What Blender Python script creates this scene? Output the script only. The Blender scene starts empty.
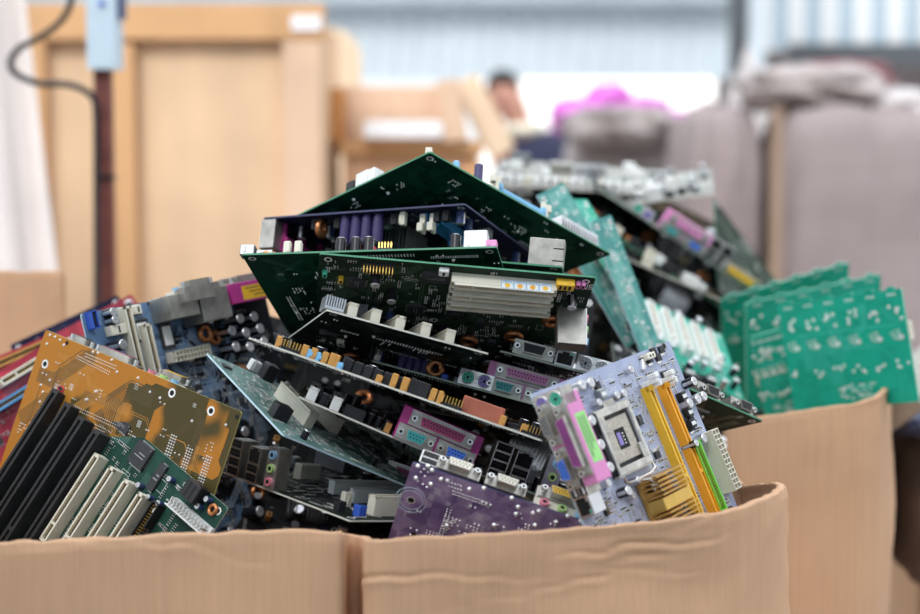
import bpy, bmesh, math, random
from mathutils import Vector, Matrix, noise

SC = bpy.context.scene
COL = SC.collection
R = math.radians

# ------------------------------------------------------------------ camera
FPX = 1789.0
CAM_Z = 1.40
PITCH = math.atan((307 - 145) / FPX)
cam_d = bpy.data.cameras.new('camera')
cam = bpy.data.objects.new('camera', cam_d)
COL.objects.link(cam)
cam.location = (0, 0, CAM_Z)
cam.rotation_euler = (math.pi / 2 - PITCH, 0, 0)
cam_d.sensor_width = 36
cam_d.lens = FPX / 920 * 36
cam_d.clip_start = 0.05
cam_d.clip_end = 200
cam_d.dof.use_dof = True
cam_d.dof.focus_distance = 1.46
cam_d.dof.aperture_fstop = 4.0
SC.camera = cam
RX = Vector((1, 0, 0))
RY = Vector((0, math.sin(PITCH), math.cos(PITCH)))
RF = Vector((0, math.cos(PITCH), -math.sin(PITCH)))
EYE = Vector((0, 0, CAM_Z))


def at(px, py, d):
    """survey point of the photograph at distance d in front of the lens"""
    return EYE + RX * ((px - 460) / FPX * d) + RY * ((307 - py) / FPX * d) + RF * d


def to_px(p):
    q = p - EYE
    z = q.dot(RF)
    return 460 + q.dot(RX) / z * FPX, 307 - q.dot(RY) / z * FPX


# ------------------------------------------------------------------ materials
MATS = {}


def hexlin(c):
    return tuple(x ** 2.2 for x in c)


def mat(name, rgb, rough=0.5, metal=0.0, var=0.12, scale=60.0, bump=0.0, emit=None, coat=0.0, trans=0.0, spec=0.5):
    if name in MATS:
        return MATS[name]
    m = bpy.data.materials.new(name)
    m.use_nodes = True
    nt = m.node_tree
    b = nt.nodes['Principled BSDF']
    b.inputs['Roughness'].default_value = rough
    b.inputs['Metallic'].default_value = metal
    b.inputs['Specular IOR Level'].default_value = spec
    if coat:
        b.inputs['Coat Weight'].default_value = coat
        b.inputs['Coat Roughness'].default_value = 0.15
    if trans:
        b.inputs['Transmission Weight'].default_value = trans
    tc = nt.nodes.new('ShaderNodeTexCoord')
    nz = nt.nodes.new('ShaderNodeTexNoise')
    nz.inputs['Scale'].default_value = scale
    nz.inputs['Detail'].default_value = 4
    nt.links.new(tc.outputs['Object'], nz.inputs['Vector'])
    rp = nt.nodes.new('ShaderNodeValToRGB')
    rp.color_ramp.elements[0].position = 0.3
    rp.color_ramp.elements[1].position = 0.7
    c0 = tuple(max(0, x * (1 - var)) for x in rgb)
    c1 = tuple(min(1, x * (1 + var)) for x in rgb)
    rp.color_ramp.elements[0].color = (*c0, 1)
    rp.color_ramp.elements[1].color = (*c1, 1)
    nt.links.new(nz.outputs['Fac'], rp.inputs['Fac'])
    nt.links.new(rp.outputs['Color'], b.inputs['Base Color'])
    if bump:
        bp = nt.nodes.new('ShaderNodeBump')
        bp.inputs['Strength'].default_value = bump
        bp.inputs['Distance'].default_value = 0.01
        nt.links.new(nz.outputs['Fac'], bp.inputs['Height'])
        nt.links.new(bp.outputs['Normal'], b.inputs['Normal'])
    if emit:
        b.inputs['Emission Color'].default_value = (*emit[0], 1)
        b.inputs['Emission Strength'].default_value = emit[1]
    MATS[name] = m
    return m


def pcb_mat(name, c1, c2, scale=35, thr=(0.42, 0.58), rough=0.42, manhattan=True, grad=0.0):
    """solder mask: copper pours and bare laminate show as two tones in blocky patches"""
    if name in MATS:
        return MATS[name]
    m = bpy.data.materials.new(name)
    m.use_nodes = True
    nt = m.node_tree
    b = nt.nodes['Principled BSDF']
    b.inputs['Roughness'].default_value = rough
    dark = max(c1) < .06
    b.inputs['Specular IOR Level'].default_value = 0.12 if dark else 0.25
    if dark:
        b.inputs['Roughness'].default_value = .55
    tc = nt.nodes.new('ShaderNodeTexCoord')
    vo = nt.nodes.new('ShaderNodeTexVoronoi')
    vo.distance = 'CHEBYCHEV' if manhattan else 'EUCLIDEAN'
    vo.inputs['Scale'].default_value = scale * 1.6
    nz = nt.nodes.new('ShaderNodeTexNoise')
    nz.inputs['Scale'].default_value = scale * 0.6
    nz.inputs['Detail'].default_value = 3
    nt.links.new(tc.outputs['Object'], vo.inputs['Vector'])
    nt.links.new(tc.outputs['Object'], nz.inputs['Vector'])
    mx = nt.nodes.new('ShaderNodeMath')
    mx.operation = 'ADD'
    sep = nt.nodes.new('ShaderNodeSeparateColor')
    nt.links.new(vo.outputs['Color'], sep.inputs['Color'])
    mu = nt.nodes.new('ShaderNodeMath')
    mu.operation = 'MULTIPLY'
    mu.inputs[1].default_value = 0.25
    nt.links.new(sep.outputs[0], mu.inputs[0])
    nt.links.new(nz.outputs['Fac'], mx.inputs[0])
    nt.links.new(mu.outputs[0], mx.inputs[1])
    rp = nt.nodes.new('ShaderNodeValToRGB')
    rp.color_ramp.elements[0].position = thr[0] + 0.12
    rp.color_ramp.elements[1].position = thr[1] + 0.12
    rp.color_ramp.elements[0].color = (*c1, 1)
    rp.color_ramp.elements[1].color = (*c2, 1)
    last = mx.outputs[0]
    if grad:        # second tone takes over towards one end of the board
        sx = nt.nodes.new('ShaderNodeSeparateXYZ')
        nt.links.new(tc.outputs['Object'], sx.inputs[0])
        ma = nt.nodes.new('ShaderNodeMath')
        ma.operation = 'MULTIPLY_ADD'
        ma.inputs[1].default_value = grad
        nt.links.new(sx.outputs[0], ma.inputs[0])
        nt.links.new(last, ma.inputs[2])
        last = ma.outputs[0]
    nt.links.new(last, rp.inputs['Fac'])
    nt.links.new(rp.outputs['Color'], b.inputs['Base Color'])
    MATS[name] = m
    return m


def board_mat(name, base, streak, fine=0.4):
    """wood or cardboard: long fibres with a soft blotch"""
    if name in MATS:
        return MATS[name]
    m = bpy.data.materials.new(name)
    m.use_nodes = True
    nt = m.node_tree
    b = nt.nodes['Principled BSDF']
    b.inputs['Roughness'].default_value = 0.85
    b.inputs['Specular IOR Level'].default_value = 0.2
    tc = nt.nodes.new('ShaderNodeTexCoord')
    mp = nt.nodes.new('ShaderNodeMapping')
    mp.inputs['Scale'].default_value = streak
    nz = nt.nodes.new('ShaderNodeTexNoise')
    nz.inputs['Scale'].default_value = 1.0
    nz.inputs['Detail'].default_value = 5
    n2 = nt.nodes.new('ShaderNodeTexNoise')
    n2.inputs['Scale'].default_value = 6.0
    nt.links.new(tc.outputs['Object'], mp.inputs['Vector'])
    nt.links.new(mp.outputs['Vector'], nz.inputs['Vector'])
    nt.links.new(tc.outputs['Object'], n2.inputs['Vector'])
    av = nt.nodes.new('ShaderNodeMix')
    av.inputs[0].default_value = fine
    nt.links.new(n2.outputs['Fac'], av.inputs[2])
    nt.links.new(nz.outputs['Fac'], av.inputs[3])
    rp = nt.nodes.new('ShaderNodeValToRGB')
    rp.color_ramp.elements[0].position = 0.3
    rp.color_ramp.elements[1].position = 0.7
    rp.color_ramp.elements[0].color = (*[x * 0.86 for x in base], 1)
    rp.color_ramp.elements[1].color = (*[min(1, x * 1.08) for x in base], 1)
    nt.links.new(av.outputs[0], rp.inputs['Fac'])
    nt.links.new(rp.outputs['Color'], b.inputs['Base Color'])
    bp = nt.nodes.new('ShaderNodeBump')
    bp.inputs['Strength'].default_value = 0.15
    bp.inputs['Distance'].default_value = 0.004
    nt.links.new(nz.outputs['Fac'], bp.inputs['Height'])
    nt.links.new(bp.outputs['Normal'], b.inputs['Normal'])
    MATS[name] = m
    return m


mat('steel', (0.46, 0.44, 0.40), 0.38, 0.85, 0.25, 90)
mat('nickel', (0.56, 0.54, 0.50), 0.33, 0.85, 0.25, 120)
mat('tin', (0.75, 0.74, 0.72), 0.22, 0.9, 0.15, 200)
mat('solder', (0.90, 0.90, 0.88), 0.3, 0.3, 0.05)
mat('cream', (0.72, 0.68, 0.56), 0.4, 0, 0.06)
mat('white', (0.82, 0.82, 0.80), 0.4, 0, 0.05)
mat('black', (0.022, 0.022, 0.025), 0.38, 0, 0.2, spec=0.3)
mat('slotblack', (0.03, 0.03, 0.032), 0.42, 0, 0.2, spec=0.3)
mat('hole', (0.004, 0.004, 0.005), 0.8, 0, 0.0)
mat('chip', (0.035, 0.036, 0.04), 0.5, 0, 0.2, spec=0.3)
mat('brown', (0.10, 0.045, 0.02), 0.45)
mat('amber', (0.60, 0.30, 0.07), 0.45, 0, 0.15)
mat('gold', (0.75, 0.48, 0.12), 0.3, 0.8, 0.1)
mat('goldsink', (0.62, 0.36, 0.10), 0.32, 0.7, 0.15)
mat('copper', (0.55, 0.22, 0.09), 0.3, 0.8, 0.25, 400)
mat('yellow', (0.85, 0.50, 0.03), 0.35, 0, 0.05)
mat('orange', (0.88, 0.40, 0.02), 0.35, 0, 0.05)
mat('limegreen', (0.20, 0.60, 0.06), 0.35, 0, 0.05)
mat('labelgreen', (0.35, 0.75, 0.25), 0.6)
mat('magenta', (0.46, 0.035, 0.24), 0.4, 0, 0.08)
mat('pink', (0.74, 0.26, 0.54), 0.4, 0, 0.06)
mat('burgundy', (0.30, 0.035, 0.12), 0.4)
mat('plum', (0.30, 0.06, 0.26), 0.4)
mat('vgablue', (0.05, 0.16, 0.62), 0.4)
mat('serialteal', (0.04, 0.36, 0.36), 0.4)
mat('ps2green', (0.06, 0.50, 0.33), 0.4)
mat('ps2purple', (0.26, 0.20, 0.55), 0.4)
mat('slotblue', (0.06, 0.30, 0.62), 0.35)
mat('lightblue', (0.22, 0.52, 0.80), 0.4)
mat('deepblue', (0.03, 0.10, 0.50), 0.4)
mat('jackpink', (0.75, 0.22, 0.30), 0.4)
mat('jackgreen', (0.42, 0.65, 0.22), 0.4)
mat('jackblue', (0.25, 0.50, 0.75), 0.4)
mat('capviolet', (0.045, 0.032, 0.125), 0.25, 0, 0.1)
mat('capblue', (0.04, 0.06, 0.16), 0.25, spec=0.3)
mat('capblack', (0.015, 0.015, 0.02), 0.25, spec=0.3)
mat('rust', (0.42, 0.12, 0.07), 0.55, 0, 0.15)
mat('silk', (0.78, 0.80, 0.78), 0.6)
mat('silver', (0.70, 0.70, 0.72), 0.28, 0.85, 0.1)
mat('greysink', (0.30, 0.31, 0.32), 0.35, 0.7, 0.15)
mat('red', (0.60, 0.03, 0.04), 0.4)
mat('sockettan', (0.46, 0.42, 0.36), 0.6, 0, 0.25, 500)
mat('laminate', (0.42, 0.50, 0.40), 0.6)
mat('laminategrn', (0.05, 0.24, 0.13), 0.5)
mat('laminateteal', (0.30, 0.66, 0.52), 0.5)
mat('laminatepale', (0.62, 0.62, 0.55), 0.6)
mat('laminateyel', (0.55, 0.50, 0.16), 0.5)
mat('laminatepur', (0.055, 0.055, 0.13), 0.5)
mat('paleblue', (0.50, 0.66, 0.74), 0.6)

# two-tone solder masks: name: (pour, laminate, edge, trace colour)
PCB = {
    'green': ((0.004, 0.050, 0.026), (0.003, 0.030, 0.018), 'laminategrn', (0.008, 0.085, 0.045)),
    'olive': ((0.020, 0.040, 0.022), (0.012, 0.024, 0.015), 'laminategrn', (0.04, 0.075, 0.04)),
    'greygreen': ((0.10, 0.17, 0.14), (0.06, 0.11, 0.09), 'laminate', (0.20, 0.30, 0.26)),
    'slategreen': ((0.022, 0.075, 0.055), (0.014, 0.050, 0.038), 'laminate', (0.07, 0.17, 0.13)),
    'seagreen': ((0.18, 0.31, 0.28), (0.12, 0.23, 0.21), 'paleblue', (0.30, 0.46, 0.42)),
    'ochre': ((0.46, 0.18, 0.018), (0.075, 0.055, 0.013), 'laminateyel', (0.50, 0.22, 0.03)),
    'purple': ((0.46, 0.35, 0.55), (0.17, 0.11, 0.26), 'laminatepur', (0.27, 0.17, 0.40)),
    'lavender': ((0.41, 0.45, 0.60), (0.35, 0.39, 0.54), 'paleblue', (0.55, 0.60, 0.74)),
    'blue': ((0.13, 0.22, 0.36), (0.07, 0.14, 0.27), 'paleblue', (0.28, 0.38, 0.52)),
    'black': ((0.012, 0.013, 0.014), (0.008, 0.008, 0.010), 'laminate', (0.03, 0.032, 0.034)),
    'nightblue': ((0.012, 0.014, 0.05), (0.01, 0.012, 0.035), 'laminatepur', (0.03, 0.035, 0.08)),
    'teal': ((0.012, 0.38, 0.26), (0.010, 0.32, 0.22), 'laminateteal', (0.05, 0.50, 0.38)),
    'tealclear': ((0.10, 0.34, 0.30), (0.06, 0.26, 0.24), 'paleblue', (0.22, 0.5, 0.44)),
    'red': ((0.42, 0.035, 0.06), (0.28, 0.02, 0.04), 'red', (0.55, 0.12, 0.14)),
    'umber': ((0.05, 0.035, 0.02), (0.03, 0.022, 0.014), 'laminatepale', (0.1, 0.07, 0.04)),
    'white': ((0.30, 0.30, 0.27), (0.22, 0.22, 0.20), 'laminatepale', (0.55, 0.55, 0.5)),
    'darkedge': ((0.014, 0.022, 0.016), (0.009, 0.013, 0.011), 'laminatepale', (0.04, 0.05, 0.04)),
}
for k, (c1, c2, e, t) in PCB.items():
    if k == 'ochre':
        pcb_mat('mask_ochre', c1, c2, 13, (0.56, 0.60), grad=0.5)
    elif k == 'blue':
        pcb_mat('mask_blue', (0.012, 0.013, 0.018), c1, 60, (0.74, 1.05), grad=2.6)
    elif k == 'purple':
        pcb_mat('mask_purple', c2, c1, 60, (0.36, 0.64), manhattan=False)
    else:
        pcb_mat('mask_' + k, c2, c1, 35)
    mat('trace_' + k, t, 0.35, 0, 0.1)
mat('trace_ochredark', (0.09, 0.06, 0.015), 0.35, 0, 0.1)

# ------------------------------------------------------------------ mesh builder (millimetres)
S = 0.001


class MB:
    def __init__(self, s=S):
        self.v, self.f, self.fm, self.ms, self.s = [], [], [], [], s
        self.smooth = []

    def mi(self, m):
        if m not in self.ms:
            self.ms.append(m)
        return self.ms.index(m)

    def add(self, vs, fs, m, smooth=False):
        o = len(self.v)
        self.v += [tuple(c * self.s for c in p) for p in vs]
        i = self.mi(m)
        for f in fs:
            self.f.append([o + k for k in f])
            self.fm.append(i)
            self.smooth.append(smooth)

    def box(self, x0, x1, y0, y1, z0, z1, m, c=0.0):
        if c <= 0:
            vs = [(x, y, z) for z in (z0, z1) for x, y in ((x0, y0), (x1, y0), (x1, y1), (x0, y1))]
            self.add(vs, [(0, 3, 2, 1), (4, 5, 6, 7), (0, 1, 5, 4), (1, 2, 6, 5), (2, 3, 7, 6), (3, 0, 4, 7)], m)
        else:   # chamfered top rim and upright corners
            def ring(d, z, k):
                a, b, e, g = x0 + d, x1 - d, y0 + d, y1 - d
                return [(a + k, e, z), (b - k, e, z), (b, e + k, z), (b, g - k, z), (b - k, g, z), (a + k, g, z), (a, g - k, z), (a, e + k, z)]
            vs = ring(0, z0, c) + ring(0, z1 - c, c) + ring(c, z1, c * .5)
            fs = [tuple(range(7, -1, -1)), tuple(range(16, 24))]
            for r in (0, 8):
                for i in range(8):
                    j = (i + 1) % 8
                    fs.append((r + i, r + j, r + 8 + j, r + 8 + i))
            self.add(vs, fs, m)

    def cyl(self, c, r, h, m, ax='z', seg=14, r2=None, m2=None, cap2=True):
        r2 = r if r2 is None else r2
        vs = []
        for k, rr in ((0, r), (h, r2)):
            for i in range(seg):
                a = 2 * math.pi * i / seg
                p, q = rr * math.cos(a), rr * math.sin(a)
                vs.append({'z': (c[0] + p, c[1] + q, c[2] + k), 'y': (c[0] + p, c[1] + k, c[2] - q), 'x': (c[0] + k, c[1] + p, c[2] + q)}[ax])
        self.add(vs, [(i, (i + 1) % seg, seg + (i + 1) % seg, seg + i) for i in range(seg)], m, True)
        self.add(vs, [tuple(range(seg - 1, -1, -1))], m)
        self.add(vs, [tuple(range(seg, 2 * seg))], m2 or m)

    def tube(self, pts, r, m, seg=8, s=None):
        pts = [Vector(p) for p in pts]
        vs, fs = [], []
        up = Vector((0.13, 0.2, 1)).normalized()
        for i, p in enumerate(pts):
            t = (pts[min(i + 1, len(pts) - 1)] - pts[max(i - 1, 0)]).normalized()
            a = t.cross(up)
            if a.length < .05:
                a = t.cross(Vector((1, 0, 0)))
            a.normalize()
            b = t.cross(a)
            for k in range(seg):
                an = 2 * math.pi * k / seg
                vs.append(tuple(p + a * r * math.cos(an) + b * r * math.sin(an)))
        for i in range(len(pts) - 1):
            for k in range(seg):
                fs.append((i * seg + k, i * seg + (k + 1) % seg, (i + 1) * seg + (k + 1) % seg, (i + 1) * seg + k))
        self.add(vs, fs, m, True)
        self.add(vs, [tuple(range(seg)), tuple(range(len(vs) - 1, len(vs) - seg - 1, -1))], m)

    def torus(self, c, R0, r, m, ax='z', seg=18, sg=8, ridges=False):
        vs, fs = [], []
        for i in range(seg):
            a = 2 * math.pi * i / seg
            rr = r * (1.12 if (ridges and i % 2) else 1)
            for k in range(sg):
                b = 2 * math.pi * k / sg
                p = (R0 + rr * math.cos(b))
                x, y, z = p * math.cos(a), p * math.sin(a), rr * math.sin(b)
                vs.append({'z': (c[0] + x, c[1] + y, c[2] + z), 'y': (c[0] + x, c[1] + z, c[2] + y), 'x': (c[0] + z, c[1] + x, c[2] + y)}[ax])
                fs.append((i * sg + k, ((i + 1) % seg) * sg + k, ((i + 1) % seg) * sg + (k + 1) % sg, i * sg + (k + 1) % sg))
        self.add(vs, fs, m, True)

    def mesh(self, name):
        me = bpy.data.meshes.new(name)
        me.from_pydata(self.v, [], self.f)
        for n in self.ms:
            me.materials.append(MATS[n])
        me.polygons.foreach_set('material_index', self.fm)
        me.polygons.foreach_set('use_smooth', self.smooth)
        me.update()
        return me


def obj(name, data, parent=None, M=None, label=None, kind=None):
    o = bpy.data.objects.new(name, data)
    COL.objects.link(o)
    if parent is not None:
        o.parent = parent
    if M is not None:
        o.matrix_basis = M
    if label:
        o['label'] = label
    if kind:
        o['kind'] = kind
    return o


def tag(o, label, cat, group=None):
    o['label'] = label
    o['category'] = cat
    if group:
        o['group'] = group
    return o


# ------------------------------------------------------------------ electronic components
# each prototype: (part name, mesh, [(sub-part name, mesh)], footprint l, w);  x is the length, outward side of a port is -y
PROTO = {}


def proto(key, *args):
    k = (key,) + args
    if k not in PROTO:
        PROTO[k] = globals()['c_' + key](*args)
    return PROTO[k]


def c_pci(mt='cream', L=85, h=11.2, w=8.0):
    b = MB()
    x = L / 2
    b.box(-x, x, -w / 2, w / 2, 0, h - 2.2, mt, .5)
    for s in (-1, 1):
        b.box(-x, x, s * w / 2 - (1.9 if s > 0 else 0), s * w / 2 + (1.9 if s < 0 else 0), h - 2.2, h, mt)
    b.box(-x, -x + 2.5, -w / 2, w / 2, h - 2.2, h, mt)
    b.box(x - 2.5, x, -w / 2, w / 2, h - 2.2, h, mt)
    b.box(-x + 2.6, x - 2.6, -.9, .9, h - 2.19, h - 1.6, 'hole')
    b.box(x * .56, x * .56 + 2.2, -w / 2 + 1.9, w / 2 - 1.9, h - 2.2, h - .1, mt)
    # contact rows seen inside the mouth
    n = int(L / 3.2)
    for i in range(n):
        px = -x + 4 + i * (L - 8) / n
        b.box(px, px + .9, -1.9, -1.0, h - 2.2, h - 1.2, 'gold' if mt != 'slotblack' else 'hole')
        b.box(px, px + .9, 1.0, 1.9, h - 2.2, h - 1.2, 'gold' if mt != 'slotblack' else 'hole')
    return ('expansion_slot', b.mesh('expansion_slot'), [], L, w)


def c_isa():
    b = MB()
    for x0, x1 in ((-69, 69),):
        b.box(x0, x1, -4.5, 4.5, 0, 12, 'slotblack', .5)
        b.box(x0, x1, -4.5, -1.6, 12, 14.5, 'slotblack')
        b.box(x0, x1, 1.6, 4.5, 12, 14.5, 'slotblack')
        b.box(x0, x0 + 3, -1.6, 1.6, 12, 14.5, 'slotblack')
        b.box(x1 - 3, x1, -1.6, 1.6, 12, 14.5, 'slotblack')
        b.box(40, 43, -1.6, 1.6, 12, 14.5, 'slotblack')
        n = int((x1 - x0) / 2.54)
        for i in range(n - 1):
            px = x0 + 2 + i * 2.54
            for s in (-1, 1):
                b.box(px, px + 1.1, s * 2.6 - .7, s * 2.6 + .7, 14.5, 14.62, 'hole')
                b.box(px + .2, px + 1.3, s * 4.5 - .15, s * 4.5 + .15, 2, 12.5, 'chip')
    return ('expansion_slot', b.mesh('isa_slot'), [], 138, 9)


def c_dimm(mt='black', latch='cream', L=133, up=True):
    b = MB()
    x = L / 2
    w = 6.5
    b.box(-x, x, -w / 2, w / 2, 0, 5, mt, .4)
    b.box(-x, x, -w / 2, -1.4, 5, 8, mt)
    b.box(-x, x, 1.4, w / 2, 5, 8, mt)
    b.box(-x, x, -.6, .6, 5, 5.3, 'hole')
    b.box(x * .1, x * .1 + 3, -1.4, 1.4, 5, 8, mt)
    out = []
    for s in (-1, 1):
        b.box(s * x - (4 if s > 0 else 0), s * x + (4 if s < 0 else 0), -w / 2, w / 2, 5, 12, mt)
    for s in (-1, 1):
        e = MB()
        e.box(min(s * x, s * (x + 4)), max(s * x, s * (x + 4)), -2.6, 2.6, 2, 17, latch, .5)
        e.box(min(s * (x + 4), s * (x + 8)), max(s * (x + 4), s * (x + 8)), -2.8, 2.8, 11, 18.5, latch, .6)
        e.box(min(s * (x + 2), s * (x - 3)), max(s * (x + 2), s * (x - 3)), -1.3, 1.3, 9, 19, latch, .3)
        out.append(('latch', e.mesh('latch')))
    return ('memory_slot', b.mesh('memory_slot'), out, L + 14, w)


def c_cap(r=4, h=12, mt='capblack'):
    b = MB()
    b.cyl((0, 0, 0), r * .93, .8, mt, seg=16)
    b.cyl((0, 0, .8), r, h - 1.4, mt, seg=16)
    b.cyl((0, 0, h - .6), r * .96, .6, 'silver', seg=16, r2=r * .86)
    # pale stripe down the sleeve
    vs, fs = [], []
    for i, a in enumerate((-0.35, -.12, .12, .35)):
        for z in (1, h - .8):
            vs.append(((r + .06) * math.cos(a), (r + .06) * math.sin(a), z))
    for i in range(3):
        fs.append((i * 2, i * 2 + 2, i * 2 + 3, i * 2 + 1))
    b.add(vs, fs, 'silver')
    b.box(-r * .6, r * .6, -.15, .15, h, h + .05, 'greysink')
    b.box(-.15, .15, -r * .6, r * .6, h, h + .05, 'greysink')
    return ('capacitor', b.mesh('capacitor'), [], 2 * r, 2 * r)


def c_coil(R0=6, r=2.6, up=0):
    b = MB()
    b.torus((0, 0, R0 + r if up else r), R0, r, 'copper', 'y' if up else 'z', 28, 8, True)
    if up:
        b.box(-3, 3, -3.5, 3.5, 0, 1.2, 'black')
    return ('choke_coil', b.mesh('choke_coil'), [], 2 * (R0 + r), 2 * (r if up else R0 + r))


def c_choke(w=10, h=8, mt='greysink'):
    b = MB()
    b.box(-w / 2, w / 2, -w / 2, w / 2, .3, h, mt, .8)
    b.box(-w / 2 + 1, w / 2 - 1, -1.5, 1.5, h, h + .08, 'silk')
    return ('choke_coil', b.mesh('choke_coil'), [], w, w)


def c_chip(l=14, w=14, h=2, legs=4, lab=0):
    b = MB()
    b.box(-l / 2, l / 2, -w / 2, w / 2, .3, h, 'chip', .25)
    b.cyl((-l / 2 + 1.6, -w / 2 + 1.6, h), .5, .04, 'greysink', seg=8)
    b.box(-l * .3, l * .3, w * .05, w * .10, h, h + .04, 'greysink')
    b.box(-l * .3, l * .1, -w * .1, -w * .05, h, h + .04, 'greysink')
    if lab:
        b.box(-l * .36, l * .36, -w * .36, w * .36, h + .04, h + .1, 'white')
    p = 1.3 if max(l, w) < 24 else 1.6
    for i in range(int((l - 2) / p)):
        x = -l / 2 + 1.3 + i * p
        for s in (-1, 1):
            b.box(x, x + .5, min(s * w / 2, s * (w / 2 + 1.4)), max(s * w / 2, s * (w / 2 + 1.4)), 0, .8, 'tin')
    if legs == 4:
        for i in range(int((w - 2) / p)):
            y = -w / 2 + 1.3 + i * p
            for s in (-1, 1):
                b.box(min(s * l / 2, s * (l / 2 + 1.4)), max(s * l / 2, s * (l / 2 + 1.4)), y, y + .5, 0, .8, 'tin')
    return ('chip', b.mesh('chip'), [], l + 3, w + 3)


def c_sink(l=38, w=38, h=12, mt='greysink', n=11):
    b = MB()
    b.box(-l / 2, l / 2, -w / 2, w / 2, 1, 3.5, mt)
    for i in range(n):
        x = -l / 2 + i * (l - 1.2) / (n - 1)
        b.box(x, x + 1.2, -w / 2, w / 2, 3.5, h, mt)
    return ('heat_sink', b.mesh('heat_sink'), [], l, w)


def c_goldsink():
    b = MB()
    l, w = 44, 40
    b.box(-l / 2, l / 2, -w / 2, w / 2, 1.5, 5, 'goldsink')
    n = 13
    for i in range(n):
        x = -l / 2 + i * (l - 1.3) / (n - 1)
        if 5 <= i <= 7:
            continue
        b.box(x, x + 1.3, -w / 2, w / 2, 5, 22, 'goldsink')
    b.box(-5, 5, -w / 2, w / 2, 5, 20, 'gold', .5)
    e = MB()
    e.tube([(-24, -23, 3), (-22, -21, 17), (-4, -4, 15), (4, 4, 15), (22, 21, 17), (24, 23, 3)], .9, 'steel')
    e.cyl((22, 21, 14), 2.6, 5, 'silver')
    return ('heat_sink', b.mesh('heat_sink'), [('clip', e.mesh('clip'))], l, w)


def c_atx(n=12, mt='cream'):
    b = MB()
    p = 4.2
    l = n * p + 1.5
    b.box(-l / 2, l / 2, -5, 5, 0, 9, mt, .4)
    b.box(-l / 2, l / 2, -5, -4.3, 9, 13, mt)
    b.box(-l / 2, l / 2, 4.3, 5, 9, 13, mt)
    for i in range(n + 1):
        x = -l / 2 + .4 + i * p
        b.box(x - .4, x + .5, -4.3, 4.3, 9, 13, mt)
    b.box(-l / 2, l / 2, -.4, .4, 9, 13, mt)
    b.box(-l / 2 + .5, l / 2 - .5, -4.2, 4.2, 9, 9.3, 'hole')
    b.box(-3, 3, 5, 7, 3, 9, mt, .3)
    return ('power_connector', b.mesh('power_connector'), [], l, 12)


def c_atpower():
    b = MB()
    b.box(-25, 25, -4, 4, 0, 4, 'white')
    b.box(-25, 25, 3, 4, 4, 12, 'white')
    for i in range(12):
        x = -23 + i * 4.1
        b.box(x, x + 1.2, -1, .4, 4, 14, 'tin')
        b.box(x + 1.9, x + 2.6, -4, 3, 4, 9, 'white')
    return ('power_connector', b.mesh('at_power_connector'), [], 50, 9)


def c_header(n=20, mt='black', shroud=1, h=9, w=8.8):
    b = MB()
    l = n * 2.54 + (5 if shroud else 0)
    if shroud:
        b.box(-l / 2, l / 2, -w / 2, w / 2, 0, 1.6, mt)
        b.box(-l / 2, l / 2, -w / 2, -w / 2 + 1.1, 1.6, h, mt)
        b.box(-l / 2, -2.5, w / 2 - 1.1, w / 2, 1.6, h, mt)
        b.box(2.5, l / 2, w / 2 - 1.1, w / 2, 1.6, h, mt)
        b.box(-l / 2, -l / 2 + 1.3, -w / 2, w / 2, 1.6, h, mt)
        b.box(l / 2 - 1.3, l / 2, -w / 2, w / 2, 1.6, h, mt)
    else:
        b.box(-l / 2, l / 2, -2.5, 2.5, 0, 2.4, mt)
    for i in range(n):
        x = -(n - 1) * 1.27 + i * 2.54
        for y in (-1.27, 1.27):
            b.box(x - .32, x + .32, y - .32, y + .32, 1.5, 8, 'gold')
    return ('pin_header', b.mesh('pin_header'), [], l, w if shroud else 5)


def c_greenide():
    b = MB()
    l = 60
    b.box(-l / 2, l / 2, -4.8, 4.8, 0, 3, 'limegreen')
    b.box(-l / 2, l / 2, 2.6, 4.8, 3, 9.5, 'limegreen', .3)
    b.box(-l / 2, l / 2, -4.8, -3.8, 3, 9.5, 'limegreen')
    b.box(-l / 2, -l / 2 + 2, -4.8, 4.8, 3, 9.5, 'limegreen')
    b.box(l / 2 - 2, l / 2, -4.8, 4.8, 3, 9.5, 'limegreen')
    b.box(-l / 2 + 2, l / 2 - 2, -3.8, 2.6, 3, 3.2, 'hole')
    for i in range(20):
        x = -24 + i * 2.54
        b.box(x - 1.3, x - .9, -3.8, 2.6, 3.2, 7.5, 'limegreen')
        for y in (-1.9, .7):
            b.box(x - .35, x + .35, y - .35, y + .35, 3, 9, 'gold')
    return ('drive_connector', b.mesh('drive_connector'), [], l, 10)


def c_jumper(n=4, mt='amber', h=9, w=5, l=5):
    b = MB()
    b.box(-l / 2, l / 2, -w / 2, w / 2, 0, h, mt, .4)
    b.box(-l / 2 + 1, l / 2 - 1, -w / 2 + 1, w / 2 - 1, h, h + .05, 'hole')
    return ('jumper_block', b.mesh('jumper_block'), [], l, w)


def c_battery():
    b = MB()
    b.cyl((0, 0, 0), 11.5, 3, 'black', seg=24)
    b.cyl((0, 0, 3), 10, 2.4, 'silver', seg=24)
    b.box(-3, 3, -12.5, -7, 2, 6.4, 'tin')
    return ('battery', b.mesh('battery'), [], 24, 24)


def c_socket(mt='cream'):
    """zero force pin grid socket with its lever"""
    b = MB()
    w = 50
    b.box(-w / 2, w / 2, -w / 2, w / 2, 0, 5, mt, .6)
    for i in range(17):
        for j in range(17):
            if 5 < i < 11 and 5 < j < 11:
                continue
            x, y = -21 + i * 2.6, -21 + j * 2.6
            b.box(x - .55, x + .55, y - .55, y + .55, 5, 5.03, 'hole')
    b.box(-7, 7, -7, 7, 5, 5.04, 'greysink')
    e = MB()
    e.tube([(-24, 27, 3), (25, 27, 3), (30, 27, 6)], .9, 'tin')
    return ('processor_socket', b.mesh('processor_socket'), [('lever', e.mesh('lever'))], w + 4, w + 6)


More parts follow.
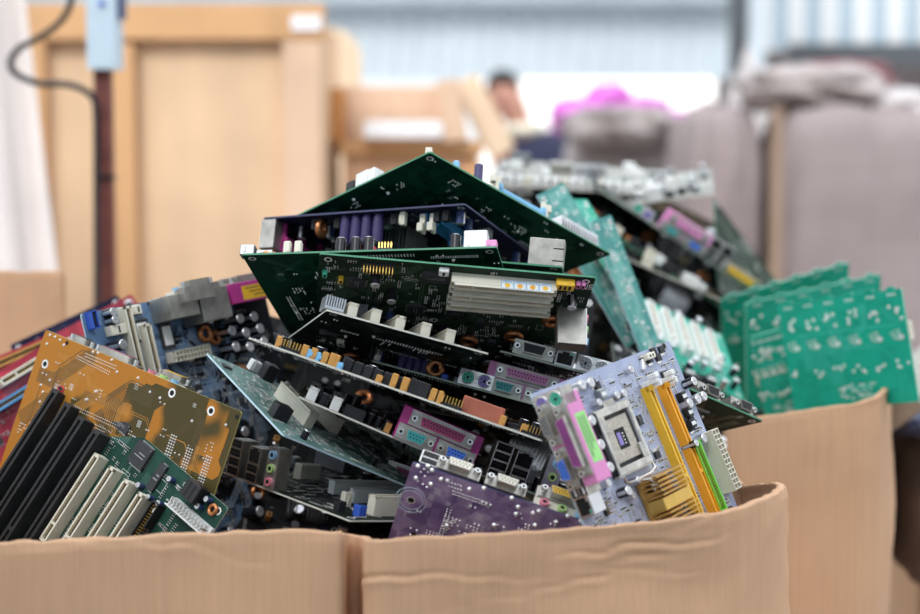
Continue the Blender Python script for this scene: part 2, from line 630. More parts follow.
def c_lga():
    b = MB()
    b.box(-24, 24, -26, 26, 0, 3.2, 'black', .8)
    b.box(-17, 17, -17, 17, 3.2, 5, 'sockettan', .4)
    b.box(-7, 7, -8, 8, 5, 5.05, 'hole')
    b.box(-5, 0, -5, 5, 5.05, 5.1, 'ps2purple')
    for i in range(4):
        b.box(2, 3.2, -5 + i * 2.6, -3.8 + i * 2.6, 5.05, 5.4, 'white')
    f = MB()   # stamped load plate
    for a in ((-23, 23, 20, 25.5), (-23, 23, -25.5, -20), (-23, -19.5, -20, 20), (19.5, 23, -20, 20), (-19.5, -15, 8, 20), (15, 19.5, -20, -8)):
        f.box(a[0], a[1], a[2], a[3], 6.2, 7.4, 'nickel', .4)
    for a in ((-25, 25, 25, 26.5), (-25, 25, -26.5, -25)):
        f.box(a[0], a[1], a[2], a[3], 2, 7, 'steel')
    f.box(-8, 8, 25, 31, 4.5, 6, 'steel', .4)
    e = MB()
    e.tube([(27, 26, 4), (27, -27, 4), (26, -31, 5), (16, -33, 6), (-14, -33, 6), (-20, -31, 7), (-21, -27, 8)], 1.1, 'tin')
    return ('processor_socket', b.mesh('lga_socket'), [('load_plate', f.mesh('load_plate')), ('lever', e.mesh('lever'))], 56, 66)


def dshell(b, x, z, w, h, ins, pins, rows=2):
    """D-sub face: flange, trapezoid shell, coloured insert, hex nuts. Faces -y"""
    fw = w + 15
    b.box(x - fw / 2, x + fw / 2, -1.2, 0, z - 6.2, z + 6.2, 'steel')
    for grow, y0, y1, mt in ((0, -6.5, -1.2, 'steel'), (-.6, -6.7, -6.5, ins)):
        a, c = w / 2 + grow, h / 2 + grow
        vs = [(x - a, y0, z + c), (x + a, y0, z + c), (x + a - 1.6, y0, z - c), (x - a + 1.6, y0, z - c)]
        vs += [(p[0], y1, p[2]) for p in vs]
        b.add(vs, [(0, 3, 2, 1), (0, 1, 5, 4), (1, 2, 6, 5), (2, 3, 7, 6), (3, 0, 4, 7)], mt)
    n = pins
    for r in range(rows):
        zz = z + (r - (rows - 1) / 2) * 2.6
        for i in range(n - (r % 2 == 0)):
            xx = x - (n - 1) * 1.35 + i * 2.7 + (1.35 if r % 2 == 0 else 0)
            b.box(xx - .55, xx + .55, -6.78, -6.7, zz - .55, zz + .55, 'hole')
    for s in (-1, 1):
        b.cyl((x + s * (w / 2 + 4.2), -6, z), 2.6, 4.8, 'tin', 'y', 6)
        b.cyl((x + s * (w / 2 + 4.2), -6.1, z), 1.3, .2, 'hole', 'y', 8)


def c_lpt(body='magenta', label=None, ser='serialteal', vga='vgablue', ins=None):
    """parallel port above a serial and a monitor port, one moulded body"""
    b = MB()
    b.box(-34, 34, 0, 19, 13, 27, body, .5)
    b.box(-34, -30, 0, 16, 0, 13, body)
    b.box(-3, 3, 0, 16, 0, 13, body)
    b.box(30, 34, 0, 16, 0, 13, body)
    if label:
        b.box(-18, 20, 4, 17, 27, 27.1, label)
        for i in range(3):
            b.box(-15, 16 - i * 5, 6 + i * 3.4, 7 + i * 3.4, 27.1, 27.14, 'chip')
    out = []
    e = MB()
    dshell(e, 0, 20, 39, 8.5, ins or body, 13)
    out.append(('parallel_port', e.mesh('parallel_port')))
    e = MB()
    dshell(e, -17, 6.5, 17, 8.5, ser, 5)
    e.box(-33, -4, 0, 12, 0, 12.5, 'black')
    out.append(('serial_port', e.mesh('serial_port')))
    e = MB()
    dshell(e, 17, 6.5, 17, 8.5, vga, 5, 3)
    e.box(4, 30, 0, 12, 0, 12.5, 'black')
    out.append(('monitor_port', e.mesh('monitor_port')))
    return ('port_stack', b.mesh('port_stack'), out, 68, 20)


def c_db9(ins='black', w=17):
    b = MB()
    dshell(b, 0, 6.5, w, 8.5, ins, max(5, int(w / 3.1)), 2)
    b.box(-w / 2 - 5, w / 2 + 5, 0, 11, 0, 12.3, 'steel' if ins == 'black' else 'black')
    return ('serial_port', b.mesh('serial_port'), [], w + 14, 12)


def c_lptonly(body='magenta', ins='burgundy'):
    b = MB()
    dshell(b, 0, 7, 39, 8.5, ins, 13)
    b.box(-27, 27, 0, 13, 0, 13, body)
    return ('parallel_port', b.mesh('parallel_port'), [], 54, 14)


def ps2_face(b, x, z, mt):
    b.cyl((x, -.5, z), 5.6, .5, 'hole', 'y', 18)
    b.torus((x, -.6, z), 5.6, .6, 'tin', 'y', 18, 6)
    b.cyl((x, -.8, z), 4.9, .4, mt, 'y', 18)
    for a in range(6):
        t = a * math.pi / 3 + .5
        b.cyl((x + 3 * math.cos(t), -.9, z + 3 * math.sin(t)), .6, .15, 'hole', 'y', 6)
    b.box(x - 1, x + 1, -.95, -.8, z - 1.4, z + 1.4, 'hole')


def c_ps2(m1='ps2green', m2='ps2purple', stack=1):
    b = MB()
    e = MB()
    if stack:
        b.box(-7, 7, 0, 14, 0, 27, 'steel', .3)
        b.box(-7.3, 7.3, -.4, 0, 0, 27.3, 'tin')
        ps2_face(e, 0, 20, m1)
        f = MB()
        ps2_face(f, 0, 7, m2)
    else:
        b.box(-14.5, 14.5, 0, 13, 0, 13, 'steel', .3)
        b.box(-14.7, 14.7, -.4, 0, 0, 13.2, 'tin')
        ps2_face(e, -7.2, 6.6, m1)
        f = MB()
        ps2_face(f, 7.2, 6.6, m2)
    return ('keyboard_port', b.mesh('keyboard_port'), [('socket_face', e.mesh('socket_face')), ('socket_face', f.mesh('socket_face'))], 15 if stack else 29, 14)


def c_usb(n=2, rj=0, inner='black'):
    b = MB()
    h = 7.6 * n + (14 if rj else 0)
    b.box(-7.3, 7.3, .2, 17, 0, h, 'steel', .3)
    for i in range(n):
        z = 7.6 * i
        b.box(-6.6, 6.6, -.1, .25, z + .9, z + 6.6, 'hole')
        b.box(-5.6, 5.6, -.2, .2, z + 3.3, z + 5.0, inner)
        for s in (-1, 1):
            b.box(s * 7 - .5, s * 7 + .5, -.6, .4, z, z + 7.6, 'tin')
        b.box(-7.3, 7.3, -.6, .4, z - .3 if i else 0, z + .5, 'tin')
    b.box(-7.3, 7.3, -.6, .4, h - .5, h, 'tin')
    if rj:
        z = 7.6 * n
        b.box(-6.4, 6.4, -.1, .25, z + 1.5, z + 11.5, 'hole')
        b.box(-3, 3, -.12, .25, z + 11.5, z + 12.8, 'hole')
        b.box(-7.3, -6.4, -.4, .2, z, h, 'tin')
        b.box(6.4, 7.3, -.4, .2, z, h, 'tin')
    return ('usb_port', b.mesh('usb_port'), [], 15, 17)


def c_rj():
    b = MB()
    b.box(-8, 8, .2, 16, 0, 13.5, 'silver', .3)
    b.box(-6.4, 6.4, -.1, .3, 1.5, 10, 'hole')
    b.box(-3, 3, -.12, .3, 10, 12, 'hole')
    b.box(4, 6, -.2, .2, 10.5, 12, 'ps2green')
    for s in (-1, 1):
        b.box(-8.4 if s < 0 else 7.9, -7.9 if s < 0 else 8.4, 4, 8, 3, 9, 'tin')
    return ('network_port', b.mesh('network_port'), [], 16, 16)


def c_audio(depth=14):
    b = MB()
    b.box(-6.5, 6.5, .2, depth, 0, 34, 'steel', .4)
    b.box(-7, 7, -.3, .3, 0, 34.4, 'silver')
    out = []
    for z, m in ((6, 'jackpink'), (17, 'jackgreen'), (28, 'jackblue')):
        e = MB()
        e.cyl((0, -2.2, z), 3.6, 2, m, 'y', 16)
        e.cyl((0, -2.3, z), 1.9, .15, 'hole', 'y', 12)
        out.append(('audio_jack', e.mesh('audio_jack')))
    return ('audio_port', b.mesh('audio_port'), out, 14, 15)


def c_audio3():
    """row of three audio jacks with a game port above"""
    b = MB()
    b.box(-22, 22, 0, 14, 0, 12, 'cream', .4)
    b.box(-22, 22, 0, 12, 12, 25, 'steel')
    out = []
    for x, m in ((-14, 'jackpink'), (0, 'jackgreen'), (14, 'jackblue')):
        e = MB()
        e.cyl((x, -3, 6), 3.6, 3, m, 'y', 14)
        e.cyl((x, -3.1, 6), 1.8, .15, 'hole', 'y', 10)
        out.append(('audio_jack', e.mesh('audio_jack')))
    g = MB()
    dshell(g, 0, 19, 25, 8.5, 'yellow', 8)
    return ('audio_port', b.mesh('audio_row'), out + [('game_port', g.mesh('game_port'))], 44, 14)


def c_din():
    b = MB()
    b.box(-9, 9, 0, 17, 0, 19, 'steel', .5)
    b.cyl((0, -.5, 9.5), 7.5, .6, 'hole', 'y', 20)
    b.torus((0, -.5, 9.5), 7.6, .8, 'tin', 'y', 20, 6)
    return ('keyboard_port', b.mesh('din_port'), [], 18, 17)


def c_can(l=34, w=17, h=22):
    b = MB()
    b.box(-l / 2, l / 2, 0, w, 0, h, 'steel', .5)
    for z in (4, h * .62):
        b.box(l / 2 - 9, l / 2, -.15, 0, z, z + 1, 'hole')
    return ('port_shield', b.mesh('port_shield'), [], l, w)


def c_block(l=20, w=10, h=12, mt='rust', n=3):
    b = MB()
    b.box(-l / 2, l / 2, -w / 2, w / 2, 0, h, mt, .6)
    b.box(-l / 2 + 3, -l / 2 + 5, -w / 2 - .6, -w / 2, 2, h - 2, mt)
    for i in range(n):
        x = -l / 2 + (i + 1) * l / (n + 1)
        b.box(x - 1, x + 1, -w / 2 + 1.5, w / 2 - 1.5, h, h + .05, 'hole')
    return ('connector_block', b.mesh('connector_block'), [], l, w)


def c_sata(mt='deepblue'):
    b = MB()
    b.box(-8, 8, -3.3, 3.3, 0, 3, mt)
    b.box(-8, 8, -3.3, -2.3, 3, 9, mt)
    b.box(-8, 8, 2.3, 3.3, 3, 9, mt)
    b.box(-8, -7, -3.3, 3.3, 3, 9, mt)
    b.box(7, 8, -3.3, 3.3, 3, 9, mt)
    b.box(-6, 6, -.5, .5, 3, 8.5, 'black')
    return ('drive_connector', b.mesh('sata_connector'), [], 16, 7)


def c_fet():
    b = MB()
    b.box(-3.2, 3.2, -3, 3, .1, 2.5, 'chip', .2)
    b.box(-3, 3, 3, 5, .1, .7, 'tin')
    for x in (-2.2, 0, 2.2):
        b.box(x - .4, x + .4, -6, -3, .1, .5, 'tin')
    return ('transistor', b.mesh('transistor'), [], 7, 11)


def c_crystal():
    b = MB()
    b.box(-5, 5, -2, 2, .2, 3.6, 'silver', .8)
    return ('crystal', b.mesh('crystal'), [], 11, 5)
# ------------------------------------------------------------------ circuit boards
def solve_pose(a, da, b, W, c, H, far_b, far_c):
    """corner A at a surveyed distance, edge AB of true length W, edge AC of true length H square to it"""
    A = at(*a, da)
    best = None
    for wk in [x * .02 + .86 for x in range(15)]:
        w = W * wk
        ray = (at(*b, 1.0) - EYE)
        q = EYE - A
        aa, bb, cc = ray.dot(ray), 2 * ray.dot(q), q.dot(q) - w * w
        disc = bb * bb - 4 * aa * cc
        pen = 0
        if disc < 0:
            pen = 40 * math.sqrt(-disc) / w
            disc = 0
        t = (-bb + (1 if far_b else -1) * math.sqrt(disc)) / (2 * aa)
        B = EYE + ray * t
        U = (B - A).normalized()
        e1 = U.orthogonal().normalized()
        e2 = U.cross(e1)
        for k in range(360):
            th = math.pi * 2 * k / 360
            V = e1 * math.cos(th) + e2 * math.sin(th)
            dep = V.dot(RF)
            if (dep < 0) == bool(far_c):
                continue
            for hk in (.9, 1.0, 1.1):
                x, y = to_px(A + V * H * hk)
                err = math.hypot(x - c[0], y - c[1]) + abs(wk - 1) * 12 + abs(hk - 1) * 8 + pen
                if best is None or err < best[0]:
                    best = (err, U, V, w, H * hk)
    err, U, V, w, h = best
    N = U.cross(V)
    M = Matrix((U, V, N)).transposed().to_4x4()
    M.translation = A
    return M, w * 1000, h * 1000, err, N


BOARDS = []


def corner_poly(w, h, ch):
    return [(ch, 0), (w - ch, 0), (w, ch), (w, h - ch), (w - ch, h), (ch, h), (0, h - ch), (0, ch)]


class Board:
    def __init__(self, name, a, da, b, W, c, H, label, color='green', far_b=0, far_c=1, seed=1, traces=40, group=None,
                 holes=True, cat='circuit board', under=True, top=True, notch=False):
        self.M, self.w, self.h, err, N = solve_pose(a, da, b, W, c, H, far_b, far_c)
        self.Mi = self.M.inverted()
        self.color = color
        self.rnd = random.Random(seed)
        self.used = []
        self.name = name
        # the empty stands at the board's centre of edge A
        self.root = bpy.data.objects.new(name, None)
        self.root.empty_display_size = .03
        COL.objects.link(self.root)
        self.root.matrix_world = self.M
        tag(self.root, label, cat, group)
        print('BOARD %-18s err %5.1f w %3.0f h %3.0f dB %+.3f dC %+.3f  N(view) %+.2f up %+.2f  %s' % (
            color, err, self.w, self.h, self.M.col[0].to_3d().dot(RF) * self.w / 1000, self.M.col[1].to_3d().dot(RF) * self.h / 1000,
            -N.dot(RF), N.z, label[:46]))
        self.smd, self.jt, self.tr = MB(), MB(), []
        self.pcb(traces, holes, under, top, notch)
        BOARDS.append(self)

    # ---- pixel on the board plane -> board mm
    def uv(self, px, py, z=0.0):
        o = self.Mi @ EYE
        d = (self.Mi @ at(px, py, 1.0)) - o
        t = (z * S - o.z) / d.z
        p = o + d * t
        return p.x / S, p.y / S

    def pcb(self, traces, holes, under, top, notch):
        w, h = self.w, self.h
        b = MB()
        col = self.color
        edge = PCB[col][2]
        P = corner_poly(w, h, 1.5)
        if notch:       # routed break-off tabs along the top edge
            P = [(1.5, 0)]
            n = 6
            for i in range(n):
                x = w * (i + .5) / n
                P += [(x - 5, 0), (x - 5, -3), (x + 5, -3), (x + 5, 0)]
            P += [(w - 1.5, 0), (w, 1.5), (w, h - 1.5), (w - 1.5, h), (1.5, h), (0, h - 1.5), (0, 1.5)]
        n = len(P)
        vs = [(x, y, 0) for x, y in P] + [(x, y, -1.6) for x, y in P]
        b.add(vs, [tuple(range(n))], 'mask_' + col)
        b.add(vs, [tuple(range(2 * n - 1, n - 1, -1))], 'mask_' + col)
        b.add(vs, [(i, i + n, (i + 1) % n + n, (i + 1) % n) for i in range(n)], edge)
        for z, on in ((.04, top), (-1.64, under)):
            if on:
                self.route(b, traces, z, 'trace_' + col)
        if col == 'ochre':
            self.route(b, 46, -1.66, 'trace_ochredark')
        if holes:
            for (x, y) in ((7, 7), (w - 7, 7), (7, h - 8), (w - 7, h - 8), (w * .55, h * .5)):
                for z, s in ((.06, 1), (-1.66, -1)):
                    self.disc(b, x, y, z, 3.4, 'solder', s)
                    self.disc(b, x, y, z + s * .03, 2.0, 'hole', s)
        self.pcbobj = obj('printed_board', b.mesh('printed_board'), self.root)

    def disc(self, b, x, y, z, r, m, s=1, seg=12):
        vs = [(x + r * math.cos(2 * math.pi * i / seg), y + r * math.sin(2 * math.pi * i / seg) * s, z) for i in range(seg)]
        b.add(vs, [tuple(range(seg))], m)

    def route(self, b, n, z, m):
        """bundles of parallel tracks with 45 degree bends"""
        rn, w, h = self.rnd, self.w, self.h
        D = [(1, 0), (.7071, .7071), (0, 1), (-.7071, .7071), (-1, 0), (-.7071, -.7071), (0, -1), (.7071, -.7071)]
        for _ in range(n):
            x, y = rn.uniform(8, w - 8), rn.uniform(8, h - 8)
            k = rn.choice((0, 2, 4, 6))
            pts = [(x, y)]
            dirs = []
            for s in range(rn.choice((2, 3, 3, 4))):
                L = rn.uniform(8, 46)
                d = D[k]
                nx, ny = x + d[0] * L, y + d[1] * L
                if not (4 < nx < w - 4 and 4 < ny < h - 4):
                    break
                x, y = nx, ny
                pts.append((x, y))
                dirs.append(k)
                k = (k + rn.choice((-1, 1))) % 8
            if len(pts) < 2:
                continue
            cnt = rn.choice((1, 2, 4, 6, 8))
            gap = rn.choice((1.3, 1.6, 2.0))
            wd = rn.choice((.45, .6, .8))
            for c in range(cnt):
                off = (c - cnt / 2) * gap
                pl = []
                for i, p in enumerate(pts):
                    if i == 0:
                        d0 = d1 = D[dirs[0]]
                    elif i == len(pts) - 1:
                        d0 = d1 = D[dirs[-1]]
                    else:
                        d0, d1 = D[dirs[i - 1]], D[dirs[i]]
                    nx, ny = -(d0[1] + d1[1]), d0[0] + d1[0]
                    l = math.hypot(nx, ny)
                    nx, ny = nx / l, ny / l
                    cs = nx * -d0[1] + ny * d0[0]
                    pl.append((p[0], p[1], nx / cs, ny / cs))
                vs = []
                for p in pl:
                    for s in (-.5, .5):
                        q = off + s * wd
                        vs.append((min(max(p[0] + p[2] * q, 1), w - 1), min(max(p[1] + p[3] * q, 1), h - 1), z))
                fs = [(2 * i, 2 * i + 2, 2 * i + 3, 2 * i + 1) for i in range(len(pl) - 1)]
                b.add(vs, fs, m)

    # ---- placing parts
    def put(self, p, u, v, rot=0, z=0, force=True, tilt=0, labels=None):
        name, me, subs, l, w = p
        M = Matrix.Translation((u * S, v * S, z * S)) @ Matrix.Rotation(R(rot), 4, 'Z')
        if tilt:
            M = M @ Matrix.Rotation(R(tilt), 4, 'X')
        port = name in PORTS
        c, s = abs(math.cos(R(rot))), abs(math.sin(R(rot)))
        cx, cy = u, v
        if port:
            cx += -math.sin(R(rot)) * w / 2
            cy += math.cos(R(rot)) * w / 2
        hx, hy = (l * c + w * s) / 2 + .6, (l * s + w * c) / 2 + .6
        r = (cx - hx, cx + hx, cy - hy, cy + hy)
        if not force:
            e = 1
            if r[0] < e or r[1] > self.w - e or r[2] < e or r[3] > self.h - e:
                if not port:
                    return None
            for q in self.used:
                if r[0] < q[1] and r[1] > q[0] and r[2] < q[3] and r[3] > q[2]:
                    return None
        self.used.append(r)
        o = obj(name, me, self.root, M, labels)
        for sn, sm in subs:
            obj(sn, sm, o)
        return o

    def pp(self, p, px, py, rot=0, z=0, h=0, **k):
        u, v = self.uv(px, py, h)
        return self.put(p, u, v, rot, z, **k)

    def edge_ports(self, edge, items, start=6, gap=1.5, inset=-1):
        """edge: 'v0','vh','u0','uw'; items are prototypes laid one after another"""
        x = start
        for p in items:
            if isinstance(p, (int, float)):
                x += p
                continue
            l = p[3]
            c = x + l / 2
            if edge == 'v0':
                self.put(p, c, inset, 0)
            elif edge == 'vh':
                self.put(p, self.w - c, self.h - inset, 180)
            elif edge == 'u0':
                self.put(p, inset, self.h - c, -90)
            else:
                self.put(p, self.w - inset, c, 90)
            x += l + gap

    def scatter(self, kinds, n):
        for _ in range(n):
            p = self.rnd.choice(kinds)
            u, v = self.rnd.uniform(4, self.w - 4), self.rnd.uniform(4, self.h - 4)
            self.put(p, u, v, self.rnd.choice((0, 90, 180, 270)), force=False)

    def bank(self, p, u, v, n, du, dv, rot=0):
        for i in range(n):
            self.put(p, u + du * i, v + dv * i, rot)

    def smds(self, n):
        """tiny surface parts and pads, far too many to count"""
        rn = self.rnd
        b = self.smd
        for _ in range(n * 2):
            u, v = rn.uniform(4, self.w - 6), rn.uniform(4, self.h - 6)
            if any(q[0] < u + 2 and q[1] > u - 2 and q[2] < v + 2 and q[3] > v - 2 for q in self.used):
                continue
            k = rn.choice((1, 2, 4, 6))
            a = rn.random() < .5
            for i in range(k):
                x, y = (u + i * 2.1, v) if a else (u, v + i * 2.1)
                if x > self.w - 3 or y > self.h - 3:
                    break
                lx, ly = (.6, 1.2) if a else (1.2, .6)
                m = rn.choice(('chip', 'sockettan', 'chip', 'brown'))
                b.box(x - lx * .6, x + lx * .6, y - ly * .6, y + ly * .6, 0, .7, m)
                if a:
                    b.box(x - lx * .6, x + lx * .6, y - ly, y - ly * .6, 0, .75, 'solder')
                    b.box(x - lx * .6, x + lx * .6, y + ly * .6, y + ly, 0, .75, 'solder')
                else:
                    b.box(x - lx, x - lx * .6, y - ly * .6, y + ly * .6, 0, .75, 'solder')
                    b.box(x + lx * .6, x + lx, y - ly * .6, y + ly * .6, 0, .75, 'solder')
        # silkscreen outlines
        for _ in range(n // 8):
            u, v = rn.uniform(6, self.w - 20), rn.uniform(6, self.h - 16)
            l, w = rn.uniform(4, 14), rn.uniform(2, 10)
            z = .07
            for x0, x1, y0, y1 in ((u, u + l, v, v + .3), (u, u + l, v + w, v + w + .3), (u, u + .3, v, v + w), (u + l, u + l + .3, v, v + w)):
                b.add([(x0, y0, z), (x1, y0, z), (x1, y1, z), (x0, y1, z)], [(0, 1, 2, 3)], 'silk')

    def joints(self, rows=10, fields=6, dots=12, big=6, top=False):
        """soldered pins on the underside"""
        rn = self.rnd
        b = self.jt
        z = -1.6

        def dot(x, y, r, k=5):
            if not (2 < x < self.w - 2 and 2 < y < self.h - 2):
                return
            vs = [(x + r * math.cos(2 * math.pi * i / k), y + r * math.sin(2 * math.pi * i / k), z) for i in range(k)]
            vs += [(x + r * .5 * math.cos(2 * math.pi * i / k), y + r * .5 * math.sin(2 * math.pi * i / k), z - r * 1.1) for i in range(k)]
            b.add(vs, [(i, k + i, k + (i + 1) % k, (i + 1) % k) for i in range(k)] + [tuple(range(2 * k - 1, k - 1, -1))], 'solder', False)
        for _ in range(rows):       # slot and header rows
            n = rn.choice((8, 13, 20, 20, 30))
            a = rn.random() < .7
            u, v = rn.uniform(5, self.w * .8), rn.uniform(5, self.h * .9)
            st = rn.choice((2.0, 2.54))
            for i in range(n):
                for j in (0, 1):
                    x, y = (u + i * st, v + j * 2.6) if a else (u + j * 2.6, v + i * st)
                    dot(x, y, .62)
        for _ in range(fields):     # chip and port clusters
            u, v = rn.uniform(8, self.w - 16), rn.uniform(8, self.h - 16)
            for i in range(rn.choice((3, 4, 5))):
                for j in range(rn.choice((3, 4, 5))):
                    if rn.random() < .7:
                        dot(u + i * 2.8, v + j * 2.8, .75)
        for _ in range(dots):
            u, v = rn.uniform(5, self.w - 5), rn.uniform(5, self.h - 5)
            dot(u, v, .9)
            dot(u + rn.choice((2.5, 3.5, 5)), v, .9)
        for _ in range(big):
            dot(rn.uniform(8, self.w - 8), rn.uniform(5, self.h - 8), 1.7, 8)
        for _ in range(dots):       # short silkscreen ticks
            u, v = rn.uniform(5, self.w - 14), rn.uniform(5, self.h - 8)
            l = rn.uniform(1.5, 6)
            for k in range(rn.choice((1, 3, 5))):
                y = v + k * 1.2
                if y < self.h - 2:
                    b.add([(u, y, z - .06), (u, y + .4, z - .06), (u + l, y + .4, z - .06), (u + l, y, z - .06)], [(0, 1, 2, 3)], 'silk')

    def dots_px(self, pts, r=1.6, side=-1):
        for px, py in pts:
            u, v = self.uv(px, py, -1.6 if side < 0 else 0)
            k = 9
            z = -1.6 if side < 0 else 0
            vs = [(u + r * math.cos(2 * math.pi * i / k), v + r * math.sin(2 * math.pi * i / k), z) for i in range(k)]
            vs += [(u + r * .5 * math.cos(2 * math.pi * i / k), v + r * .5 * math.sin(2 * math.pi * i / k), z + side * r * .8) for i in range(k)]
            self.jt.add(vs, [(i, k + i, k + (i + 1) % k, (i + 1) % k) for i in range(k)] + [tuple(range(2 * k - 1, k - 1, -1))], 'solder')

    def finish(self, smd=60, **j):
        if smd:
            self.smds(smd)
        if j.get('rows', 1):
            self.joints(**j)
        if self.smd.v:
            obj('surface_components', self.smd.mesh('surface_components'), self.root, kind='stuff')
        if self.jt.v:
            obj('solder_joints', self.jt.mesh('solder_joints'), self.root, kind='stuff')

    def generic(self, ports='v0', slots=3, slot='cream', ram=2, ramcol='black', n=26, cpu=True, caps='capblack', start=8):
        """fill the component side the way a desktop mainboard is laid out; slots run square to the port edge"""
        w, h, rn = self.w, self.h, self.rnd
        sets = [[proto('ps2'), proto('usb', 2), proto('lpt'), proto('usb', 2, 1), proto('audio')],
                [proto('ps2'), proto('lpt', 'magenta'), proto('audio3')],
                [proto('usb', 2), proto('db9'), proto('lptonly'), proto('rj')],
                [proto('ps2'), proto('usb', 2), proto('usb', 2, 1), proto('lptonly', 'burgundy'), proto('audio')]]
        if ports:
            L = w if ports[0] == 'v' else h
            it, tot = [], start
            for p in rn.choice(sets):
                if tot + p[3] + 2 < L:
                    it.append(p)
                    tot += p[3] + 1.5
            self.edge_ports(ports, it, start)
        flip = {'v0': 0, 'vh': 1, 'u0': 2, 'uw': 3, '': 0}[ports]
        hor = flip in (0, 1)
        A, Bd = (w, h) if hor else (h, w)     # A along ports, Bd away

        def place(p, a, d, r):
            u, v = {0: (a, d), 1: (w - a, h - d), 2: (d, h - a), 3: (w - d, a)}[flip]
            rr = {0: r, 1: r + 180, 2: r - 90, 3: r + 90}[flip]
            return self.put(p, u, v, rr, force=False)
        for i in range(slots):
            place(proto('pci', slot), A - 12 - 20.3 * i, 62, 90)
        for i in range(ram):
            place(proto('dimm', ramcol, 'cream'), 60 if A > 180 else A * .5, Bd - 14 - i * 11, 0)
        if cpu:
            place(proto('socket'), A * .33, Bd * .5, 0)
        place(proto('sink'), A * .62, Bd * .62, 0)
        place(proto('header', 20, 'black'), A * .72, Bd - 8, 0)
        place(proto('atx', 10), A * .2, Bd - 40, 0)
        place(proto('battery'), A * .8, Bd * .75, 0)
        kinds = [proto('cap', 4, 12, caps), proto('cap', 3, 9, caps), proto('cap', 4, 12, caps), proto('chip', 10, 8, 2, 2), proto('chip', 16, 16, 2.5, 4), proto('fet'),
                 proto('crystal'), proto('jumper', 4, 'amber'), proto('coil'), proto('header', 5, 'black', 0), proto('cap', 5, 20, caps)]
        self.scatter(kinds, n * 2)


PORTS = {'port_stack', 'serial_port', 'parallel_port', 'keyboard_port', 'usb_port', 'network_port', 'audio_port', 'port_shield'}
# ================================================================== the pile
P = proto
LPT = P('lpt', 'magenta')


def CB(*a, **k):
    return Board('circuit_board', *a, **k)


# ---- dark green board with black slots, front left (component side to the lens)
b = CB((228, 508), 1.40, (70, 375), .205, (70, 850), .33,
       'dark green board with long black slots and four cream slots, front left in the carton', 'slategreen', far_b=1, far_c=0, seed=11, traces=60)
for px, py in ((56, 390), (68.5, 404), (82, 417.5), (97, 431)):
    u, v = b.uv(px, py, 14)
    b.put(P('isa'), u, v + 69, 90)
for px, py in ((97, 455), (112, 468), (127, 481), (141, 494)):
    u, v = b.uv(px, py, 11)
    b.put(P('pci'), u, v + 42, 90)
b.pp(P('header', 17, 'black'), 147, 530, 90)
b.pp(P('chip', 20, 20, 3, 4), 142, 456)
b.pp(P('chip', 26, 9, 2, 2), 121, 424)
b.pp(P('chip', 9, 24, 2.5, 2), 158, 478)
b.pp(P('chip', 40, 9, 1, 2), 98, 408)
b.pp(P('block', 18, 15, 12, 'black', 2), 193, 492, 0, h=8)
b.pp(P('atpower'), 188, 516, 0, h=8)
for x, y in ((143, 487), (153, 499), (163, 505), (174, 481), (202, 508), (211, 501), (160, 513)):
    b.pp(P('cap', 2.5, 7, 'capblue'), x, y)
b.pp(P('coil', 3.5, 1.6), 214, 510)
b.pp(P('jumper', 4, 'red', 7, 6, 8), 72, 381)
b.pp(P('jumper', 4, 'red', 7, 5, 8), 66, 391)
b.scatter([P('chip', 10, 7, 2, 2), P('crystal'), P('chip', 7, 7, 2, 4), P('fet'), P('cap', 2, 5, 'capblue')], 90)
b.finish(520, rows=0)

# ---- ochre board, solder side to the lens
b = CB((47, 330), 1.56, (243, 412), .215, (-19, 575), .25,
       'ochre board showing its soldered underside, leaning behind the board of black slots', 'ochre', far_b=0, far_c=0, seed=5, traces=64, holes=False)
O = b
b.edge_ports('v0', [P('db9'), P('lptonly', 'burgundy', 'burgundy'), 8, P('audio3')], 24, inset=1)
b.scatter([P('cap'), P('chip'), P('pci')], 10)
for x, y in ((45, 364), (172, 393), (211, 411)):
    u, v = b.uv(x, y, -1.6)
    b.disc(b.jt, u, v, -1.7, 4, 'solder', -1, 16)
    b.disc(b.jt, u, v, -1.75, 2.3, 'hole', -1, 16)
for x, y in ((67, 343), (237, 417)):
    u, v = b.uv(x, y, -1.6)
    b.disc(b.jt, u, v, -1.75, 2, 'hole', -1, 12)
for (x, y, n, k) in ((172, 448, 10, 3), (188, 461, 10, 3), (207, 469, 10, 3)):     # slot pin fields
    u, v = b.uv(x, y - 13, -1.6)
    for i in range(12):
        for j in range(3):
            uu, vv = u + j * 2.6, v + i * 2.3
            b.jt.cyl((uu, vv, -2.7), .35, 1.1, 'solder', seg=6, r2=.8)
b.dots_px([(50, 335), (55, 337), (60, 340), (47, 344), (64, 345), (93, 352), (98, 353), (112, 360), (41, 385), (43, 392), (40, 402), (31, 423), (50, 380), (117, 372), (138, 378), (150, 392), (160, 398), (192, 421), (226, 425)], 1.3)
b.dots_px([(78 + i * 2.1, 356 + i * 1.05) for i in range(16)] + [(77 + i * 2.1, 358.5 + i * 1.05) for i in range(16)], .6)
b.finish(0, rows=12, fields=12, dots=40, big=4)

